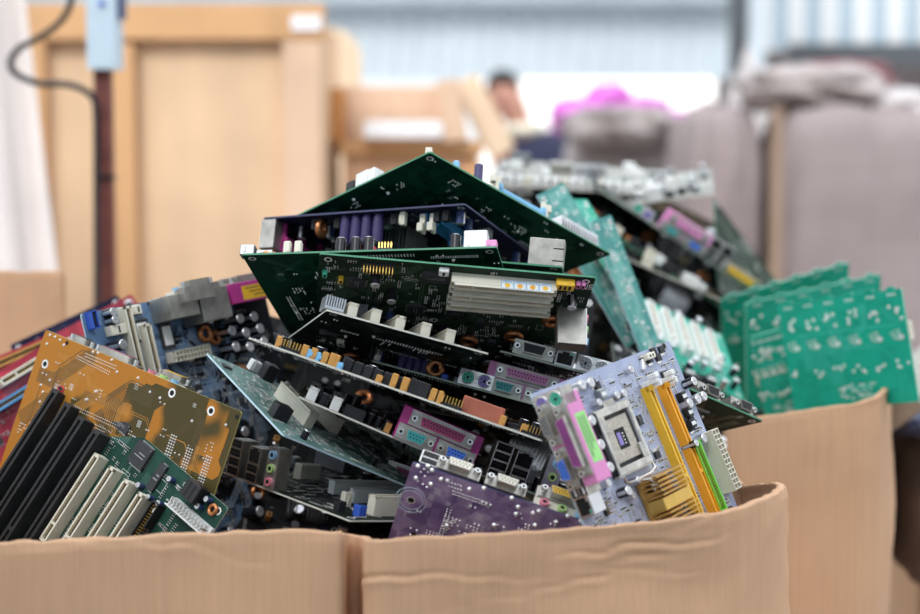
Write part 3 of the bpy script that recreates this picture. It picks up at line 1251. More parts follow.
# ---- blue board behind them
b = CB((262, 281), 1.72, (81, 314), .225, (305, 485), .25,
       'blue board with metal shielded ports along its top edge, behind the ochre board', 'blue', far_b=0, far_c=0, seed=21, traces=60)
b.put(P('lpt', 'magenta', 'yellow'), 36, -1, 0)
b.put(P('can', 36, 30, 27), 92, -1, 0)
b.put(P('can', 34, 22, 27), 130, -1, 0)
b.put(P('audio3'), 112, -4, 0, z=10)
b.pp(P('atx', 10, 'cream'), 184, 355, 0)
for x, y in ((196, 322), (212, 318), (226, 322), (240, 320), (246, 332), (218, 334), (232, 336), (250, 345), (236, 350), (222, 350)):
    b.pp(P('cap', 5, 20, 'capblack'), x, y)
b.pp(P('coil', 6, 2.6), 203, 334)
b.pp(P('coil', 5, 2.4), 213, 338)
b.pp(P('chip', 17, 20, 2.5, 4, 1), 141, 331)
b.pp(P('chip', 14, 24, 2.5, 4, 1), 166, 336)
b.pp(P('block', 18, 9, 9, 'cream', 1), 113, 331)
b.pp(P('sata', 'deepblue'), 89, 321, 90)
b.pp(P('cap', 4, 12, 'capblack'), 105, 314)
b.pp(P('cap', 4, 12, 'capblack'), 107, 322)
b.pp(P('pci'), 130, 355, 90)
b.pp(P('pci'), 150, 372, 90)
b.pp(P('block', 8, 8, 9, 'cream', 1), 132, 311)
b.scatter([P('cap'), P('chip', 8, 8), P('fet'), P('cap', 5, 20, 'capblack'), P('coil')], 70)
b.finish(200, rows=0)

# ---- red and blue boards at the far left
b = CB((46, 343), 1.72, (-75, 415), .16, (95, 590), .25,
       'red board with cream slots at the left edge of the picture, beside the ochre board', 'red', far_b=0, far_c=0, seed=31)
b.bank(P('pci', 'cream'), 22, 12, 1, 0, 9, 0)
b.bank(P('pci', 'slotblue'), 70, 30, 1, 0, 20, 0)
b.generic('', 1, 'cream', 1, 'deepblue', 30, cpu=False)
b.finish(120, rows=0)
b = CB((52, 333), 1.82, (-80, 390), .17, (75, 520), .2,
       'red board with an amber edge strip, directly behind the red board with cream slots', 'red', far_b=0, far_c=0, seed=32)
b.put(P('pci', 'amber'), 50, 8, 0)
b.generic('', 0, 'cream', 1, 'black', 30, cpu=False)
b.finish(60, rows=0)
b = CB((131, 294), 1.90, (20, 352), .17, (190, 440), .2,
       'red board whose corner peeks out above the blue board', 'red', far_b=0, far_c=0, seed=33)
b.generic('', 0, 'cream', 1, 'black', 20, cpu=False)
b.finish(40, rows=0)
b = CB((118, 295), 1.97, (10, 345), .16, (180, 440), .2,
       'small blue board whose edge shows behind the red corner above the blue board', 'nightblue', far_b=0, far_c=0, seed=34)
b.finish(40, rows=0)

# ---- big green board crowning the pile, underside to the lens
b = CB((430, 151), 1.52, (611, 253), .244, (268, 231), .244,
       'big dark green board crowning the pile, its soldered underside tilted down', 'green', far_b=1, far_c=1, seed=41, traces=70)
b.bank(P('dimm', 'lightblue', 'cream', 60), 120, 8, 1, 1, 0, 0)
b.put(P('sink', 50, 20, 14, 'silver', 14), 195, 14, 0)
b.put(P('cap', 4, 18, 'capviolet'), 64, 6)
b.put(P('cap', 3, 8, 'lightblue'), 36, 5)
b.put(P('block', 12, 8, 14, 'white', 1), 8, 78)
b.put(P('block', 16, 8, 16, 'white', 1), 7, 92, 90)
b.put(P('block', 10, 8, 12, 'black', 1), 7, 108, 90)
b.put(P('block', 10, 6, 7, 'cream', 1), 6, 8, 45)
b.finish(0, rows=12, fields=14, dots=30, big=8)

# ---- upside-down dark board under it
b = CB((465, 205), 1.53, (263, 219), .235, (512, 262), .2,
       'dark blue-black board lying upside down beneath the crowning green board, violet capacitors hanging from it', 'nightblue', far_b=1, far_c=1, seed=42)
b.put(P('lpt', 'magenta'), b.w + 1, 50, 90)
b.put(P('ps2'), b.w + 1, 8, 90)
for x, y in ((345, 214), (356, 213.5), (367, 213), (378, 212)):
    u, v = b.uv(x, y + 2)
    b.put(P('cap', 5, 26, 'capviolet'), u, 10)
u, v = b.uv(320, 218)
b.put(P('coil', 6, 2.8, 1), u, 12, 90)
for x in (420, 431):
    u, v = b.uv(x, 210)
    b.put(P('dimm', 'slotblue', 'cream', 60), u, 44, 90)
for x in (400, 393, 440, 450, 330, 305):
    u, v = b.uv(x, 213)
    b.put(P('block', 6, 6, 10, 'black', 1), u, 12)
u, v = b.uv(400, 210)
b.put(P('block', 5, 6, 12, 'cream', 1), u, 9)
b.put(P('sink', 40, 40, 22, 'greysink', 12), 95, 60)
b.scatter([P('cap', 5, 20, 'capblack'), P('cap'), P('chip'), P('choke'), P('cap', 4, 12, 'capblue')], 90)
b.finish(60, rows=0)

# ---- green board, edge-on, capacitors standing on it
b = CB((242, 253.5), 1.47, (497, 246), .235, (292, 345), .22,
       'dark green board seen from below, white clips and small capacitors standing on its far side', 'green', far_b=0, far_c=1, seed=43, traces=60)
def stand(bd, p, px, v=7, rot=0, z=0):
    """stand a part beside edge A-B, under the photograph column px"""
    best = min(range(0, int(bd.w * 4)), key=lambda k: abs(to_px(bd.M @ Vector((k / 4 * S, v * S, 0)))[0] - px))
    return bd.put(p, best / 4, v, rot, z)
stand(b, P('block', 12, 10, 9, 'greysink', 1), 248, 6)
for x in (287, 298):
    stand(b, P('block', 6, 6, 12, 'cream', 1), x, 6)
for x in (340, 355, 368, 455):
    stand(b, P('cap', 4.5, 14, 'capblack'), x, 7)
stand(b, P('header', 5, 'black', 0), 385, 4)
stand(b, P('block', 19, 14, 16, 'white', 0), 476, 9)
stand(b, P('block', 10, 8, 7, 'pink', 1), 491, 6)
stand(b, P('coil', 6, 2.5), 268, 12)
stand(b, P('block', 14, 8, 5, 'greysink', 1), 265, 8)
b.scatter([P('cap'), P('chip'), P('sink')], 6)
b.finish(0, rows=16, fields=12, dots=30, big=8)

# ---- green board with a network port, thin edge
b = CB((366, 250), 1.485, (562, 266), .19, (400, 300), .2,
       'thin green board with a silver network port standing at its right end', 'green', far_b=0, far_c=1, seed=44)
stand(b, P('can', 29, 16, 23), 545, 3)
stand(b, P('cap', 3, 6, 'capblack'), 474, 6)
stand(b, P('block', 10, 8, 4, 'red', 1), 370, 6)
stand(b, P('crystal'), 412, 6)
stand(b, P('crystal'), 430, 6)
b.finish(0, rows=8, fields=6)

# ---- the board with three cream slots, overhanging
b = CB((596, 278), 1.43, (318, 254), .235, (586, 380), .2,
       'dark olive board with cream slots bearing a four-icon sticker, overhanging the middle of the pile', 'olive', far_b=0, far_c=1, seed=45, traces=60)
u, v = b.uv(503, 283, 0)
for i in range(3):
    o = b.put(P('pci'), u, 14 + 17 * i, 0)
    if i == 0:
        st = MB()
        for k in range(4):
            x = -38 + k * 10.2
            st.box(x, x + 10, -4.06, -4.02, 3.2, 10.6, 'lightblue')
            st.box(x + .5, x + 9.5, -4.1, -4.06, 5.6, 10.2, 'white')
            st.box(x + .5, x + 9.5, -4.1, -4.06, 3.5, 5.2, 'white')
            for q in range(5):
                st.box(x + 1.5 + q * 1.5, x + 2.4 + q * 1.5, -4.13, -4.1, 3.9, 4.8, 'slotblue')
            st.cyl((x + 5, -4.16, 7.9), 2.2, .06, 'orange' if k in (1, 2) else 'yellow', 'y', 12)
        obj('sticker', st.mesh('sticker'), o, label='white sticker with four orange icons in blue frames')
u, v = b.uv(564, 285)
b.put(P('block', 15, 9, 6, 'yellow', 3), u, 10)
u, v = b.uv(577, 286)
b.put(P('block', 3.5, 7, 4, 'pink', 1), u, 10)
u2, v2 = b.uv(582, 287)
b.put(P('block', 3.5, 7, 4, 'pink', 1), u2, 10)
u, v = b.uv(584.5, 284)       # white printed letters U and S at the end of the board
for (x, y0_, w_, h_) in ((0, 0, .9, 6), (3.1, 0, .9, 6), (0, 5.1, 4, .9), (5.2, 0, 4, .9), (5.2, 2.6, 4, .9), (5.2, 5.1, 4, .9), (5.2, 0, .9, 3.2), (8.3, 2.9, .9, 3)):
    b.smd.box(u - x * .8 - w_ * .8, u - x * .8, v + y0_ * 1.3, v + (y0_ + h_) * 1.3, .05, .12, 'silk')
b.used.append((u - 9, u + 1, v - 1, v + 9))
u, v = b.uv(378, 268)
b.put(P('header', 10, 'black', 0), u, 8)
b.pp(P('chip', 24, 14, 3, 2), 436, 276)
b.pp(P('block', 8, 8, 4, 'white', 1), 444, 270)
b.pp(P('block', 4, 7, 4, 'yellow', 1), 341, 278)
b.pp(P('block', 4, 7, 4, 'ps2green', 1), 325, 272)
u, v = b.uv(591, 313)
b.put(P('audio', 24), -1, v, -90)
b.scatter([P('cap', 4, 12, 'capblack'), P('cap', 4, 12, 'capblack'), P('chip'), P('fet'), P('coil'), P('sink'), P('pci', 'black'), P('cap', 3, 9, 'capblue'), P('block', 6, 6, 10, 'cream', 1)], 110)
b.finish(240, rows=0)

# ---- dark board, white clips along its raised edge
b = CB((327, 309), 1.42, (489, 353), .15, (283, 342), .2,
       'dark board with grey fins at one corner and cream clips lined along its edge', 'darkedge', far_b=1, far_c=1, seed=46)
for i, x in enumerate((341, 364, 388, 413, 437)):
    stand(b, P('pci', 'cream', 60), x + 2, 32, 90)
stand(b, P('sink', 16, 20, 12, 'silver', 8), 331, 12)
b.finish(0, rows=6, fields=3, dots=8, big=3)

# ---- black board with monitor and network ports
b = CB((500, 350), 1.50, (606, 377), .105, (470, 372), .18,
       'black board with monitor, network and grey keyboard ports, just above the lavender board', 'black', far_b=0, far_c=1, seed=47)
stand(b, P('db9', 'black', 20), 532, -1)
stand(b, P('rj'), 563, -1)
stand(b, P('ps2', 'greysink', 'greysink', 0), 592, -1)
b.finish(0, rows=6, fields=4)

# ---- board with violet capacitors and a pink port
b = CB((372, 360), 1.52, (545, 406), .165, (375, 392), .2,
       'dark board with violet capacitors, copper coil and a pink parallel port above two keyboard ports', 'black', far_b=0, far_c=1, seed=48)
for x in (400, 407.5, 415, 422.5):
    stand(b, P('cap', 4, 25, 'capviolet'), x, 12)
stand(b, P('dimm', 'deepblue', 'cream', 60), 378, 42, 90)
stand(b, P('block', 4, 5, 10, 'black', 1), 432, 16)
stand(b, P('block', 4, 5, 12, 'black', 1), 437, 18)
stand(b, P('coil', 5.5, 2.6, 1), 433, 7)
stand(b, P('block', 6, 5, 5, 'deepblue', 1), 444, 4)
stand(b, P('ps2', 'ps2green', 'ps2purple', 0), 474, -1)
stand(b, P('lpt', 'pink', None), 521, 4)
stand(b, P('rj'), 553, -1)
b.scatter([P('cap'), P('chip'), P('sink'), P('choke')], 30)
b.finish(40, rows=5)

# ---- long light-edged board with amber blocks
b = CB((249, 337), 1.40, (543, 440), .27, (270, 345), .2,
       'long board seen edge-on with amber blocks and a rust red connector along its edge', 'darkedge', far_b=1, far_c=1, seed=49)
for x, m, l, h in ((277, 'amber', 4, 9), (303, 'amber', 5, 9), (308, 'lightblue', 4, 7), (312, 'amber', 5, 9), (317, 'lightblue', 4, 7), (323, 'amber', 5, 9),
                   (332, 'amber', 8, 10), (339, 'lightblue', 5, 5), (378, 'amber', 5, 6), (392, 'amber', 5, 11), (403, 'amber', 6, 11),
                   (431, 'amber', 5, 10), (438, 'amber', 4, 10), (501, 'amber', 5, 8), (523, 'amber', 6, 7)):
    stand(b, P('block', l, 6, h, m, 1), x, 5)
for i in range(8):
    stand(b, P('choke', 8, 10, 'black'), 346 + i * 10, 14)
for i in range(9):
    stand(b, P('choke', 7, 8, 'black'), 372 + i * 8.2, 24)
stand(b, P('block', 16, 10, 12, 'black', 2), 417, 8)
stand(b, P('block', 34, 12, 13, 'rust', 0), 480, 9)
for x in (290, 452, 530):
    stand(b, P('header', 6, 'black', 0), x, 3.2)
b.scatter([P('cap'), P('chip', 8, 8), P('choke', 8, 6, 'black'), P('chip')], 70)
b.finish(160, rows=8)

# ---- board with burgundy port stack
b = CB((299, 396), 1.41, (482, 474), .175, (306, 385), .17,
       'grey-brown board with two white slots at one end and burgundy and teal ports at another', 'umber', far_b=1, far_c=1, seed=50)
for x in (311, 334):
    stand(b, P('pci', 'white', 70), x, 38, 90)
stand(b, P('cap', 4, 10, 'capblack'), 322, 8)
stand(b, P('header', 5, 'black', 1), 352, 8)
stand(b, P('lpt', 'magenta', None, 'serialteal', 'vgablue', 'burgundy'), 432, -2)
for x in (368, 376, 384):
    stand(b, P('cap', 3, 9, 'capblack'), x, 16)
stand(b, P('jumper', 4, 'amber', 8), 386, 10)
b.scatter([P('cap'), P('chip', 8, 8), P('fet'), P('choke', 8, 6, 'black')], 50)
b.finish(120, rows=5)

# ---- pale sea green board
b = CB((283, 434), 1.38, (498, 523), .205, (206, 352), .165,
       'pale sea-green board with two thick cream slots and a black block, one corner raised', 'seagreen', far_b=1, far_c=1, seed=51, traces=60)
b.pp(P('pci', 'cream', 62, 14, 9), 292, 412, 90, h=0)
b.pp(P('pci', 'cream', 62, 14, 9), 318, 418, 90, h=0)
b.pp(P('block', 15, 11, 12, 'black', 1), 277, 418, 0)
b.pp(P('block', 12, 11, 14, 'black', 1), 265, 379, 0)
b.pp(P('block', 10, 7, 9, 'white', 1), 252, 370, 0)
b.scatter([P('chip', 10, 10), P('chip', 8, 8), P('cap', 3, 8), P('fet')], 36)
b.finish(200, rows=0)

# ---- dark board hanging under the burgundy one
b = CB((395, 478), 1.50, (492, 512), .1, (405, 468), .12,
       'small dark board with a burgundy port half hidden above the purple board', 'black', far_b=0, far_c=1, seed=52)
stand(b, P('lptonly', 'magenta', 'burgundy'), 415, -1)
b.finish(40, rows=0)

# ---- lowest board in the middle, ports on its left edge
b = CB((350, 520), 1.38, (560, 520), .222, (192, 458), .19,
       'lowest board in the middle, with audio jacks and black usb ports at one end', 'darkedge', far_b=1, far_c=1, seed=53)
def on_left(bd, p, px, dv=0, lift=0):
    best = min(range(0, int(bd.h * 4)), key=lambda k: abs(to_px(bd.M @ Vector((-1 * S, k / 4 * S, 0)))[0] - px))
    return bd.put(p, -1, best / 4, -90)
on_left(b, P('audio'), 268)
on_left(b, P('usb', 2, 1), 250)
on_left(b, P('usb', 4), 232)
b.pp(P('pci', 'white', 85), 368, 494, 0)
b.pp(P('pci', 'white', 85), 388, 502, 0)
b.pp(P('pci', 'cream', 85, 16, 9), 408, 515, 0)
b.pp(P('block', 22, 10, 13, 'cream', 4), 306, 479, 0)
b.pp(P('block', 8, 8, 9, 'deepblue', 2), 359, 516, 0)
b.pp(P('block', 8, 6, 12, 'cream', 2), 345, 506, 0)
b.pp(P('block', 8, 7, 8, 'black', 2), 339, 511, 0)
b.pp(P('sink', 40, 40, 24, 'greysink', 12), 345, 470, 0)
b.scatter([P('cap'), P('chip'), P('fet'), P('choke', 8, 7)], 50)
b.finish(180, rows=0)

# ---- purple board
b = CB((413, 461), 1.34, (655, 545), .195, (372, 620), .17,
       'mottled purple board, soldered side out, tucked behind the carton rim in the middle', 'purple', far_b=1, far_c=1, seed=54, traces=40, holes=False)
stand(b, P('db9', 'cream', 19), 457, -1)
stand(b, P('db9', 'cream', 17), 504, -1)
stand(b, P('usb', 2), 428, -1)
stand(b, P('audio3'), 560, 3)
b.dots_px([(428, 466), (418, 466), (432, 470), (441, 479), (469.5, 489), (484, 488), (512, 498), (416, 478), (431, 484), (447, 525), (494, 525), (518, 507), (533, 513), (539, 511), (516, 514), (556, 522), (568, 516), (581, 521), (535, 525)], 2.0)
b.dots_px([(453 + i * 2.2, 491 + i * .75) for i in range(16)] + [(453 + i * 2.2, 494 + i * .75) for i in range(16)], .6)
b.dots_px([(449 + i * 3, 482 + i + j * 4) for i in range(5) for j in range(2)], .8)
b.dots_px([(424, 469), (428, 472), (421, 472), (425, 476), (418, 481), (423, 484), (427, 487)], .9)
u, v = b.uv(411, 500, -1.6)
for r in (9, 12):
    b.jt.torus((u, v, -1.68), r, .25, 'paleblue', 'z', 32, 4)
for i in range(8):
    b.disc(b.jt, u + 3 * math.cos(i * .785), v + 3 * math.sin(i * .785), -1.75, .8, 'solder', -1, 8)
b.disc(b.jt, u, v, -1.72, 2.6, 'hole', -1)
u, v = b.uv(414, 534, -1.6)
b.disc(b.jt, u, v, -1.72, 2, 'hole', -1)
b.finish(0, rows=8, fields=22, dots=90, big=8)

# ---- board with tall usb stacks
b = CB((458, 466), 1.46, (612, 520), .16, (470, 462), .16,
       'dark board with tall usb stacks and audio panel, between the purple and lavender boards', 'black', far_b=1, far_c=1, seed=55)
stand(b, P('usb', 4), 494, -1)
stand(b, P('usb', 2, 1), 515, -1)
stand(b, P('audio'), 545, -1)
b.scatter([P('cap'), P('chip'), P('sink')], 30)
b.finish(60, rows=0)

# ---- lavender blue board with processor socket
b = CB((669, 341), 1.46, (531, 394), .2, (762, 560), .235,
       'lavender blue board with an empty processor socket, yellow and orange memory slots, pink port', 'lavender', far_b=0, far_c=0, seed=56, traces=60, holes=False)
L = b
W_ = b.w
def on_right(bd, p, py):
    best = min(range(0, int(bd.h * 4)), key=lambda k: abs(to_px(bd.M @ Vector((bd.w * S, k / 4 * S, 0)))[1] - py))
    return bd.put(p, bd.w + 1, best / 4, 90)
on_right(b, P('ps2'), 407)
on_right(b, P('lpt', 'pink', 'labelgreen', 'greysink', 'vgablue', 'plum'), 449)
on_right(b, P('usb', 2, 0, 'white'), 491)
on_right(b, P('rj'), 509)
b.pp(P('lga'), 617, 440, 180)
for (x, y, m) in ((648, 387, 'yellow'), (664, 384, 'orange')):
    u, v = b.uv(x, y, 6)
    b.put(P('dimm', m, 'white'), u, v + 66, 90)
b.pp(P('atx', 12, 'cream'), 718, 462, 90, h=4)
b.pp(P('greenide'), 706, 478, 90, h=4)
b.pp(P('goldsink'), 662, 503, 90, h=4)
for x, y, r, h in ((574, 388, 4, 9), (583, 386, 4, 9), (610, 398, 3.2, 8), (617, 396, 3.2, 8), (592, 405, 3, 8), (585, 423, 4, 8), (594, 447, 4, 8), (602, 470, 4, 9),
                   (619, 494, 4, 10), (684, 385, 4, 11), (682, 406, 4, 9), (690, 402, 4, 9), (696, 399, 4, 9), (696, 441, 4, 9), (683, 448, 3, 14), (645, 490, 3, 9), (630, 483, 3, 9), (600, 486, 3, 9)):
    b.pp(P('cap', r, h, 'capblack' if h > 9 else 'silver'), x, y)
for x, y in ((598, 396), (679, 398), (685, 414), (688, 425), (570, 392)):
    b.pp(P('choke', 8, 6, 'greysink' if x < 600 else 'black'), x, y)
for x, y in ((596, 386), (592, 384), (652, 352), (660, 350), (657, 358), (648, 360), (642, 362), (690, 420), (684, 422), (690, 428)):
    b.pp(P('fet'), x, y)
b.pp(P('block', 12, 5, 7, 'cream', 2), 645, 358, 0)
b.pp(P('crystal'), 641, 366, 60)
b.pp(P('battery'), 640, 535, 60)
for x, y in ((625, 386), (654, 462), (604, 488)):
    u, v = b.uv(x, y)
    b.disc(b.smd, u, v, .1, 2.2, 'hole')
u, v = b.uv(664, 346)
b.disc(b.smd, u, v, .1, 3.4, 'greysink')
b.disc(b.smd, u, v, .13, 2.2, 'hole')
b.scatter([P('chip', 8, 6, 2, 2), P('fet'), P('crystal'), P('cap', 3, 6, 'silver'), P('choke', 6, 4, 'black'), P('header', 4, 'black', 0)], 90)
b.finish(800, rows=0)

# ---- dark board with two serial ports, behind the lavender one
b = CB((668, 378), 1.50, (763, 420), .133, (525, 418), .15,
       'dark green board corner with two small serial ports, right of the lavender board', 'olive', far_b=1, far_c=1, seed=57)
stand(b, P('db9', 'black', 17), 708, 6)
stand(b, P('db9', 'black', 17), 741, 6)
b.finish(0, rows=2, fields=1, dots=12, big=2)

# ================================================================== right heap, further back
b = CB((487, 183), 2.32, (662, 196), .25, (478, 158), .22,
       'pale board lying flat on top of the rear heap, white blocks along its front', 'white', far_b=0, far_c=1, seed=61)
for i in range(16):
    stand(b, P('block', 8, 14, 11, 'white' if i % 4 else 'cream', 0), 492 + i * 9, 10)
for i in range(14):
    stand(b, P('choke', 8, 7, 'black'), 495 + i * 11, 24)
stand(b, P('sink', 30, 30, 18, 'silver', 10), 585, 80)
stand(b, P('can', 30, 20, 14), 560, 110)
b.scatter([P('cap', 4, 10, 'silver'), P('block', 16, 10, 12, 'white', 1), P('sink', 26, 26, 14, 'greysink', 8), P('chip')], 40)
b.finish(60, rows=0)
b = CB((622, 205), 2.28, (716, 193), .128, (610, 182), .18,
       'small pale board lying on the rear heap, its corner pointing right against the grey bales', 'white', far_b=0, far_c=1, seed=62)
stand(b, P('block', 18, 14, 18, 'white', 0), 655, 8)
stand(b, P('cap', 4, 9, 'silver'), 640, 20)
for x in (670, 682, 694):
    stand(b, P('block', 12, 12, 7, 'black', 1), x, 14 + (x % 5) * 6)
b.scatter([P('block', 14, 10, 9, 'white', 1), P('cap', 4, 10, 'silver'), P('choke')], 30)
b.finish(30, rows=0)
b = CB((592, 184), 2.20, (752, 290), .252, (600, 180), .18,
       'dark sloping board of the rear heap with green, violet, pink and yellow ports', 'black', far_b=1, far_c=1, seed=63)
stand(b, P('ps2', 'ps2green', 'ps2purple', 0), 640, -1)
stand(b, P('lpt', 'pink', None), 680, -1)
stand(b, P('usb', 2, 1), 706, -1)
stand(b, P('usb', 2, 1), 717, -1)
stand(b, P('lptonly', 'yellow', 'yellow'), 737, -1)
b.finish(40, rows=4)
b = CB((575, 208), 2.17, (728, 312), .245, (582, 202), .18,
       'board with a thin green edge and cream connectors, beneath the sloping board with coloured ports', 'green', far_b=1, far_c=1, seed=64)
for x, m in ((600, 'black'), (615, 'cream'), (632, 'black'), (648, 'cream'), (657, 'white'), (672, 'black'), (684, 'white'), (698, 'white')):
    stand(b, P('block', 12, 10, 11, m, 1), x, 8)
b.scatter([P('block', 12, 9, 10, 'black', 1), P('cap'), P('coil')], 30)
b.finish(40, rows=4)
b = CB((600, 246), 2.15, (722, 300), .175, (606, 238), .18,
       'brown-edged board with small cream connectors above the green board of six white slots', 'umber', far_b=1, far_c=1, seed=65)
for x, m in ((612, 'amber'), (630, 'black'), (646, 'cream'), (664, 'black'), (690, 'white')):
    stand(b, P('block', 14, 10, 12, m, 1), x, 8)
b.finish(40, rows=4)
b = CB((722, 335), 2.06, (623, 289), .150, (744, 400), .125,
       'green board with six white slots in a slanting row, right of the pile', 'teal', far_b=0, far_c=0, seed=66)
for i in range(6):
    u, v = b.uv(636 + i * 14.6, 293 + i * 7.2, 11)
    b.put(P('pci', 'white', 66, 11, 9), u, v + 33, 90)
for x, y in ((668, 352), (690, 366), (712, 375), (655, 345), (700, 370), (720, 388)):
    b.pp(P('cap', 4, 12, 'silver'), x, y)
b.scatter([P('cap', 4, 12), P('chip'), P('choke', 9, 8)], 40)
b.finish(60, rows=0)
b = CB((713, 199), 2.50, (777, 283), .190, (718, 290), .185,
       'dark board with a green edge standing upright at the right of the rear heap', 'olive', far_b=1, far_c=0, seed=67)
for x, m in ((733, 'sockettan'), (739, 'white'), (750, 'capblack'), (758, 'white'), (766, 'greysink'), (773, 'white')):
    stand(b, P('block', 12, 12, 26, m, 0), x, 6)
stand(b, P('can', 24, 14, 34), 770, 3)
b.finish(0, rows=3, fields=2, dots=8)
b = CB((494, 196), 2.42, (668, 226), .255, (490, 180), .2,
       'dark board beneath the flat pale board of the rear heap, black blocks on it', 'umber', far_b=1, far_c=1, seed=72)
for i in range(12):
    stand(b, P('choke', 9, 9, 'black' if i % 3 else 'sockettan'), 500 + i * 13, 8)
stand(b, P('block', 16, 12, 14, 'white', 1), 612, 6)
stand(b, P('block', 12, 12, 12, 'white', 1), 642, 6)
b.finish(40, rows=4)
# strips standing behind the crown board's right corner
b = CB((536, 196), 1.82, (562, 183), .05, (600, 300), .2,
       'pale teal board strip standing behind the right corner of the crowning green board', 'tealclear', far_b=1, far_c=0, seed=68)
b.finish(20, rows=6, fields=6)
b = CB((562, 200), 1.86, (586, 200), .05, (600, 270), .12,
       'green board strip leaning between the crowning board and the rear heap', 'teal', far_b=1, far_c=0, seed=69)
b.finish(40, rows=6, fields=6)
b = CB((590, 222), 1.80, (610, 215), .04, (622, 352), .17,
       'pale green strip with small silver capacitors, right of the board with cream slots', 'tealclear', far_b=1, far_c=0, seed=70)
b.scatter([P('cap', 3, 8, 'silver'), P('cap', 4, 12, 'capblack'), P('chip', 8, 8), P('block', 10, 8, 9, 'black', 1), P('block', 8, 7, 7, 'white', 1)], 60)
b.finish(40, rows=3)
b = CB((712, 378), 1.95, (612, 342), .12, (735, 490), .18,
       'dark board with silver capacitors behind the lavender board, below the six white slots', 'black', far_b=0, far_c=0, seed=71)
b.scatter([P('cap', 4, 12, 'silver'), P('choke', 12, 12, 'black')], 50)
b.finish(60, rows=0)

# ---- teal panel boards, lower right
TG = 'blank teal panel boards in the right carton'
def teal(A, d, B, W, C, H, label, seed, fb=0, fc=0):
    bb = Board('circuit_board', A, d, B, W, C, H, label, 'teal', fb, fc, seed, traces=12, group=TG, holes=False, notch=True)
    w, h = bb.w, bb.h
    rn = random.Random(seed)
    b_ = bb.jt
    for k in range(6):
        cx = w * (k + .5) / 6
        for q in range(5):       # cell of big solder dots under each tab
            x, y = cx + rn.uniform(-8, 8), h * rn.uniform(.14, .26)
            bb.jt.cyl((x, y, -2.2), 1.7, .6, 'solder', seg=8, r2=2.1)
        for dx, dy, r in ((-7, 0, .8), (-5, 2.5, .8), (-3, -2, .8), (-1, 1, .8), (1, 4, 1), (3, 1.5, .8), (5, 5, 2.2), (-4, 5, 1), (0, 7, 1), (2, -2, 1)):
            bb.jt.cyl((cx + dx, h * .38 + dy, -2.1), r * 1.25, .5, 'solder', seg=8)
        for q in range(4):
            x, y = cx + rn.uniform(-8, 8), h * rn.uniform(.62, .70)
            bb.jt.cyl((x, y, -2.2), 1.4, .6, 'solder', seg=8, r2=1.8)
        for q in (-4, 0, 4):
            bb.jt.box(cx + q - 1, cx + q + 1, 4, 6.5, -1.7, -1.6, 'silk')
    for q in range(26):
        x, y = w * .5 + rn.uniform(-20, 24), h * rn.uniform(.78, .94)
        l = rn.uniform(2, 9)
        bb.jt.box(x, x + l, y, y + 1.3, -1.7, -1.6, 'silk')
    bb.jt.box(w * .12, w * .9, h * .3, h * .31, -1.66, -1.6, 'trace_teal')
    for q in range(4):
        bb.put(P('block', 18, 10, 10, 'cream', 1), w * (.15 + .22 * q), h * .5)
    bb.finish(0, rows=0)
    return bb
b = teal((778, 305), 2.02, (902, 288), .160, (796, 411), .136,
     'frontmost teal panel board in the right carton, white printed marks near its bottom', 81)
b.put(P('block', 20, 9, 7, 'cream', 0), b.w - 3, 46, 90)
teal((751, 339), 2.05, (800, 326), .07, (768, 425), .120, 'small narrow teal board leaning just left of the frontmost teal panel', 82, 1, 1)
teal((745, 303), 2.09, (880, 274), .195, (746, 412), .155, 'teal panel board standing second, behind the front one and the small narrow one', 83, 1, 1)
teal((720, 299), 2.16, (848, 262), .19, (724, 406), .155, 'tallest teal panel board standing rearmost, its top right corner highest', 84, 1, 1)

# ================================================================== filler boards added in the gaps, their near-black tones standing in for shade
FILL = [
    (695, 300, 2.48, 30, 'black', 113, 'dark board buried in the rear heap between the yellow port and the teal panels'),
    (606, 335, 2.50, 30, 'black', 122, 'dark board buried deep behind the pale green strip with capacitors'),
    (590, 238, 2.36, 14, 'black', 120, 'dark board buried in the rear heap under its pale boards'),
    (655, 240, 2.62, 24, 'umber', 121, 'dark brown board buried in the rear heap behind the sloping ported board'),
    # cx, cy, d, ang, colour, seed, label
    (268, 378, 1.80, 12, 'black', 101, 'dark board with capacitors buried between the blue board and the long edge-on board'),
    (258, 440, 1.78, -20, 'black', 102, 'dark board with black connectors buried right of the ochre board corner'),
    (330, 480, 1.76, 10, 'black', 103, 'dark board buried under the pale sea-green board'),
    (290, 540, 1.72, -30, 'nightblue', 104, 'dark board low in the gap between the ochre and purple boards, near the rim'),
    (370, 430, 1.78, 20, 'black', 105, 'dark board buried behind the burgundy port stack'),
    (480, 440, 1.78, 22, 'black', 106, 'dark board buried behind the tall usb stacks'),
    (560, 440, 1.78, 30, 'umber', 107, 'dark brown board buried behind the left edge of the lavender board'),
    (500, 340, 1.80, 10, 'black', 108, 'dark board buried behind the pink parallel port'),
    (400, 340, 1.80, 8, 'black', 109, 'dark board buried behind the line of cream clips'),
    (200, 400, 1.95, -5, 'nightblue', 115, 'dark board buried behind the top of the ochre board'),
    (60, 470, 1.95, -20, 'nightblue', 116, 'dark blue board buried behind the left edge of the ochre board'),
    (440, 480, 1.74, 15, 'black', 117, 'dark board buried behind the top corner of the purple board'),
    (760, 380, 2.36, 10, 'olive', 118, 'dark olive board standing behind the teal panels'),
]
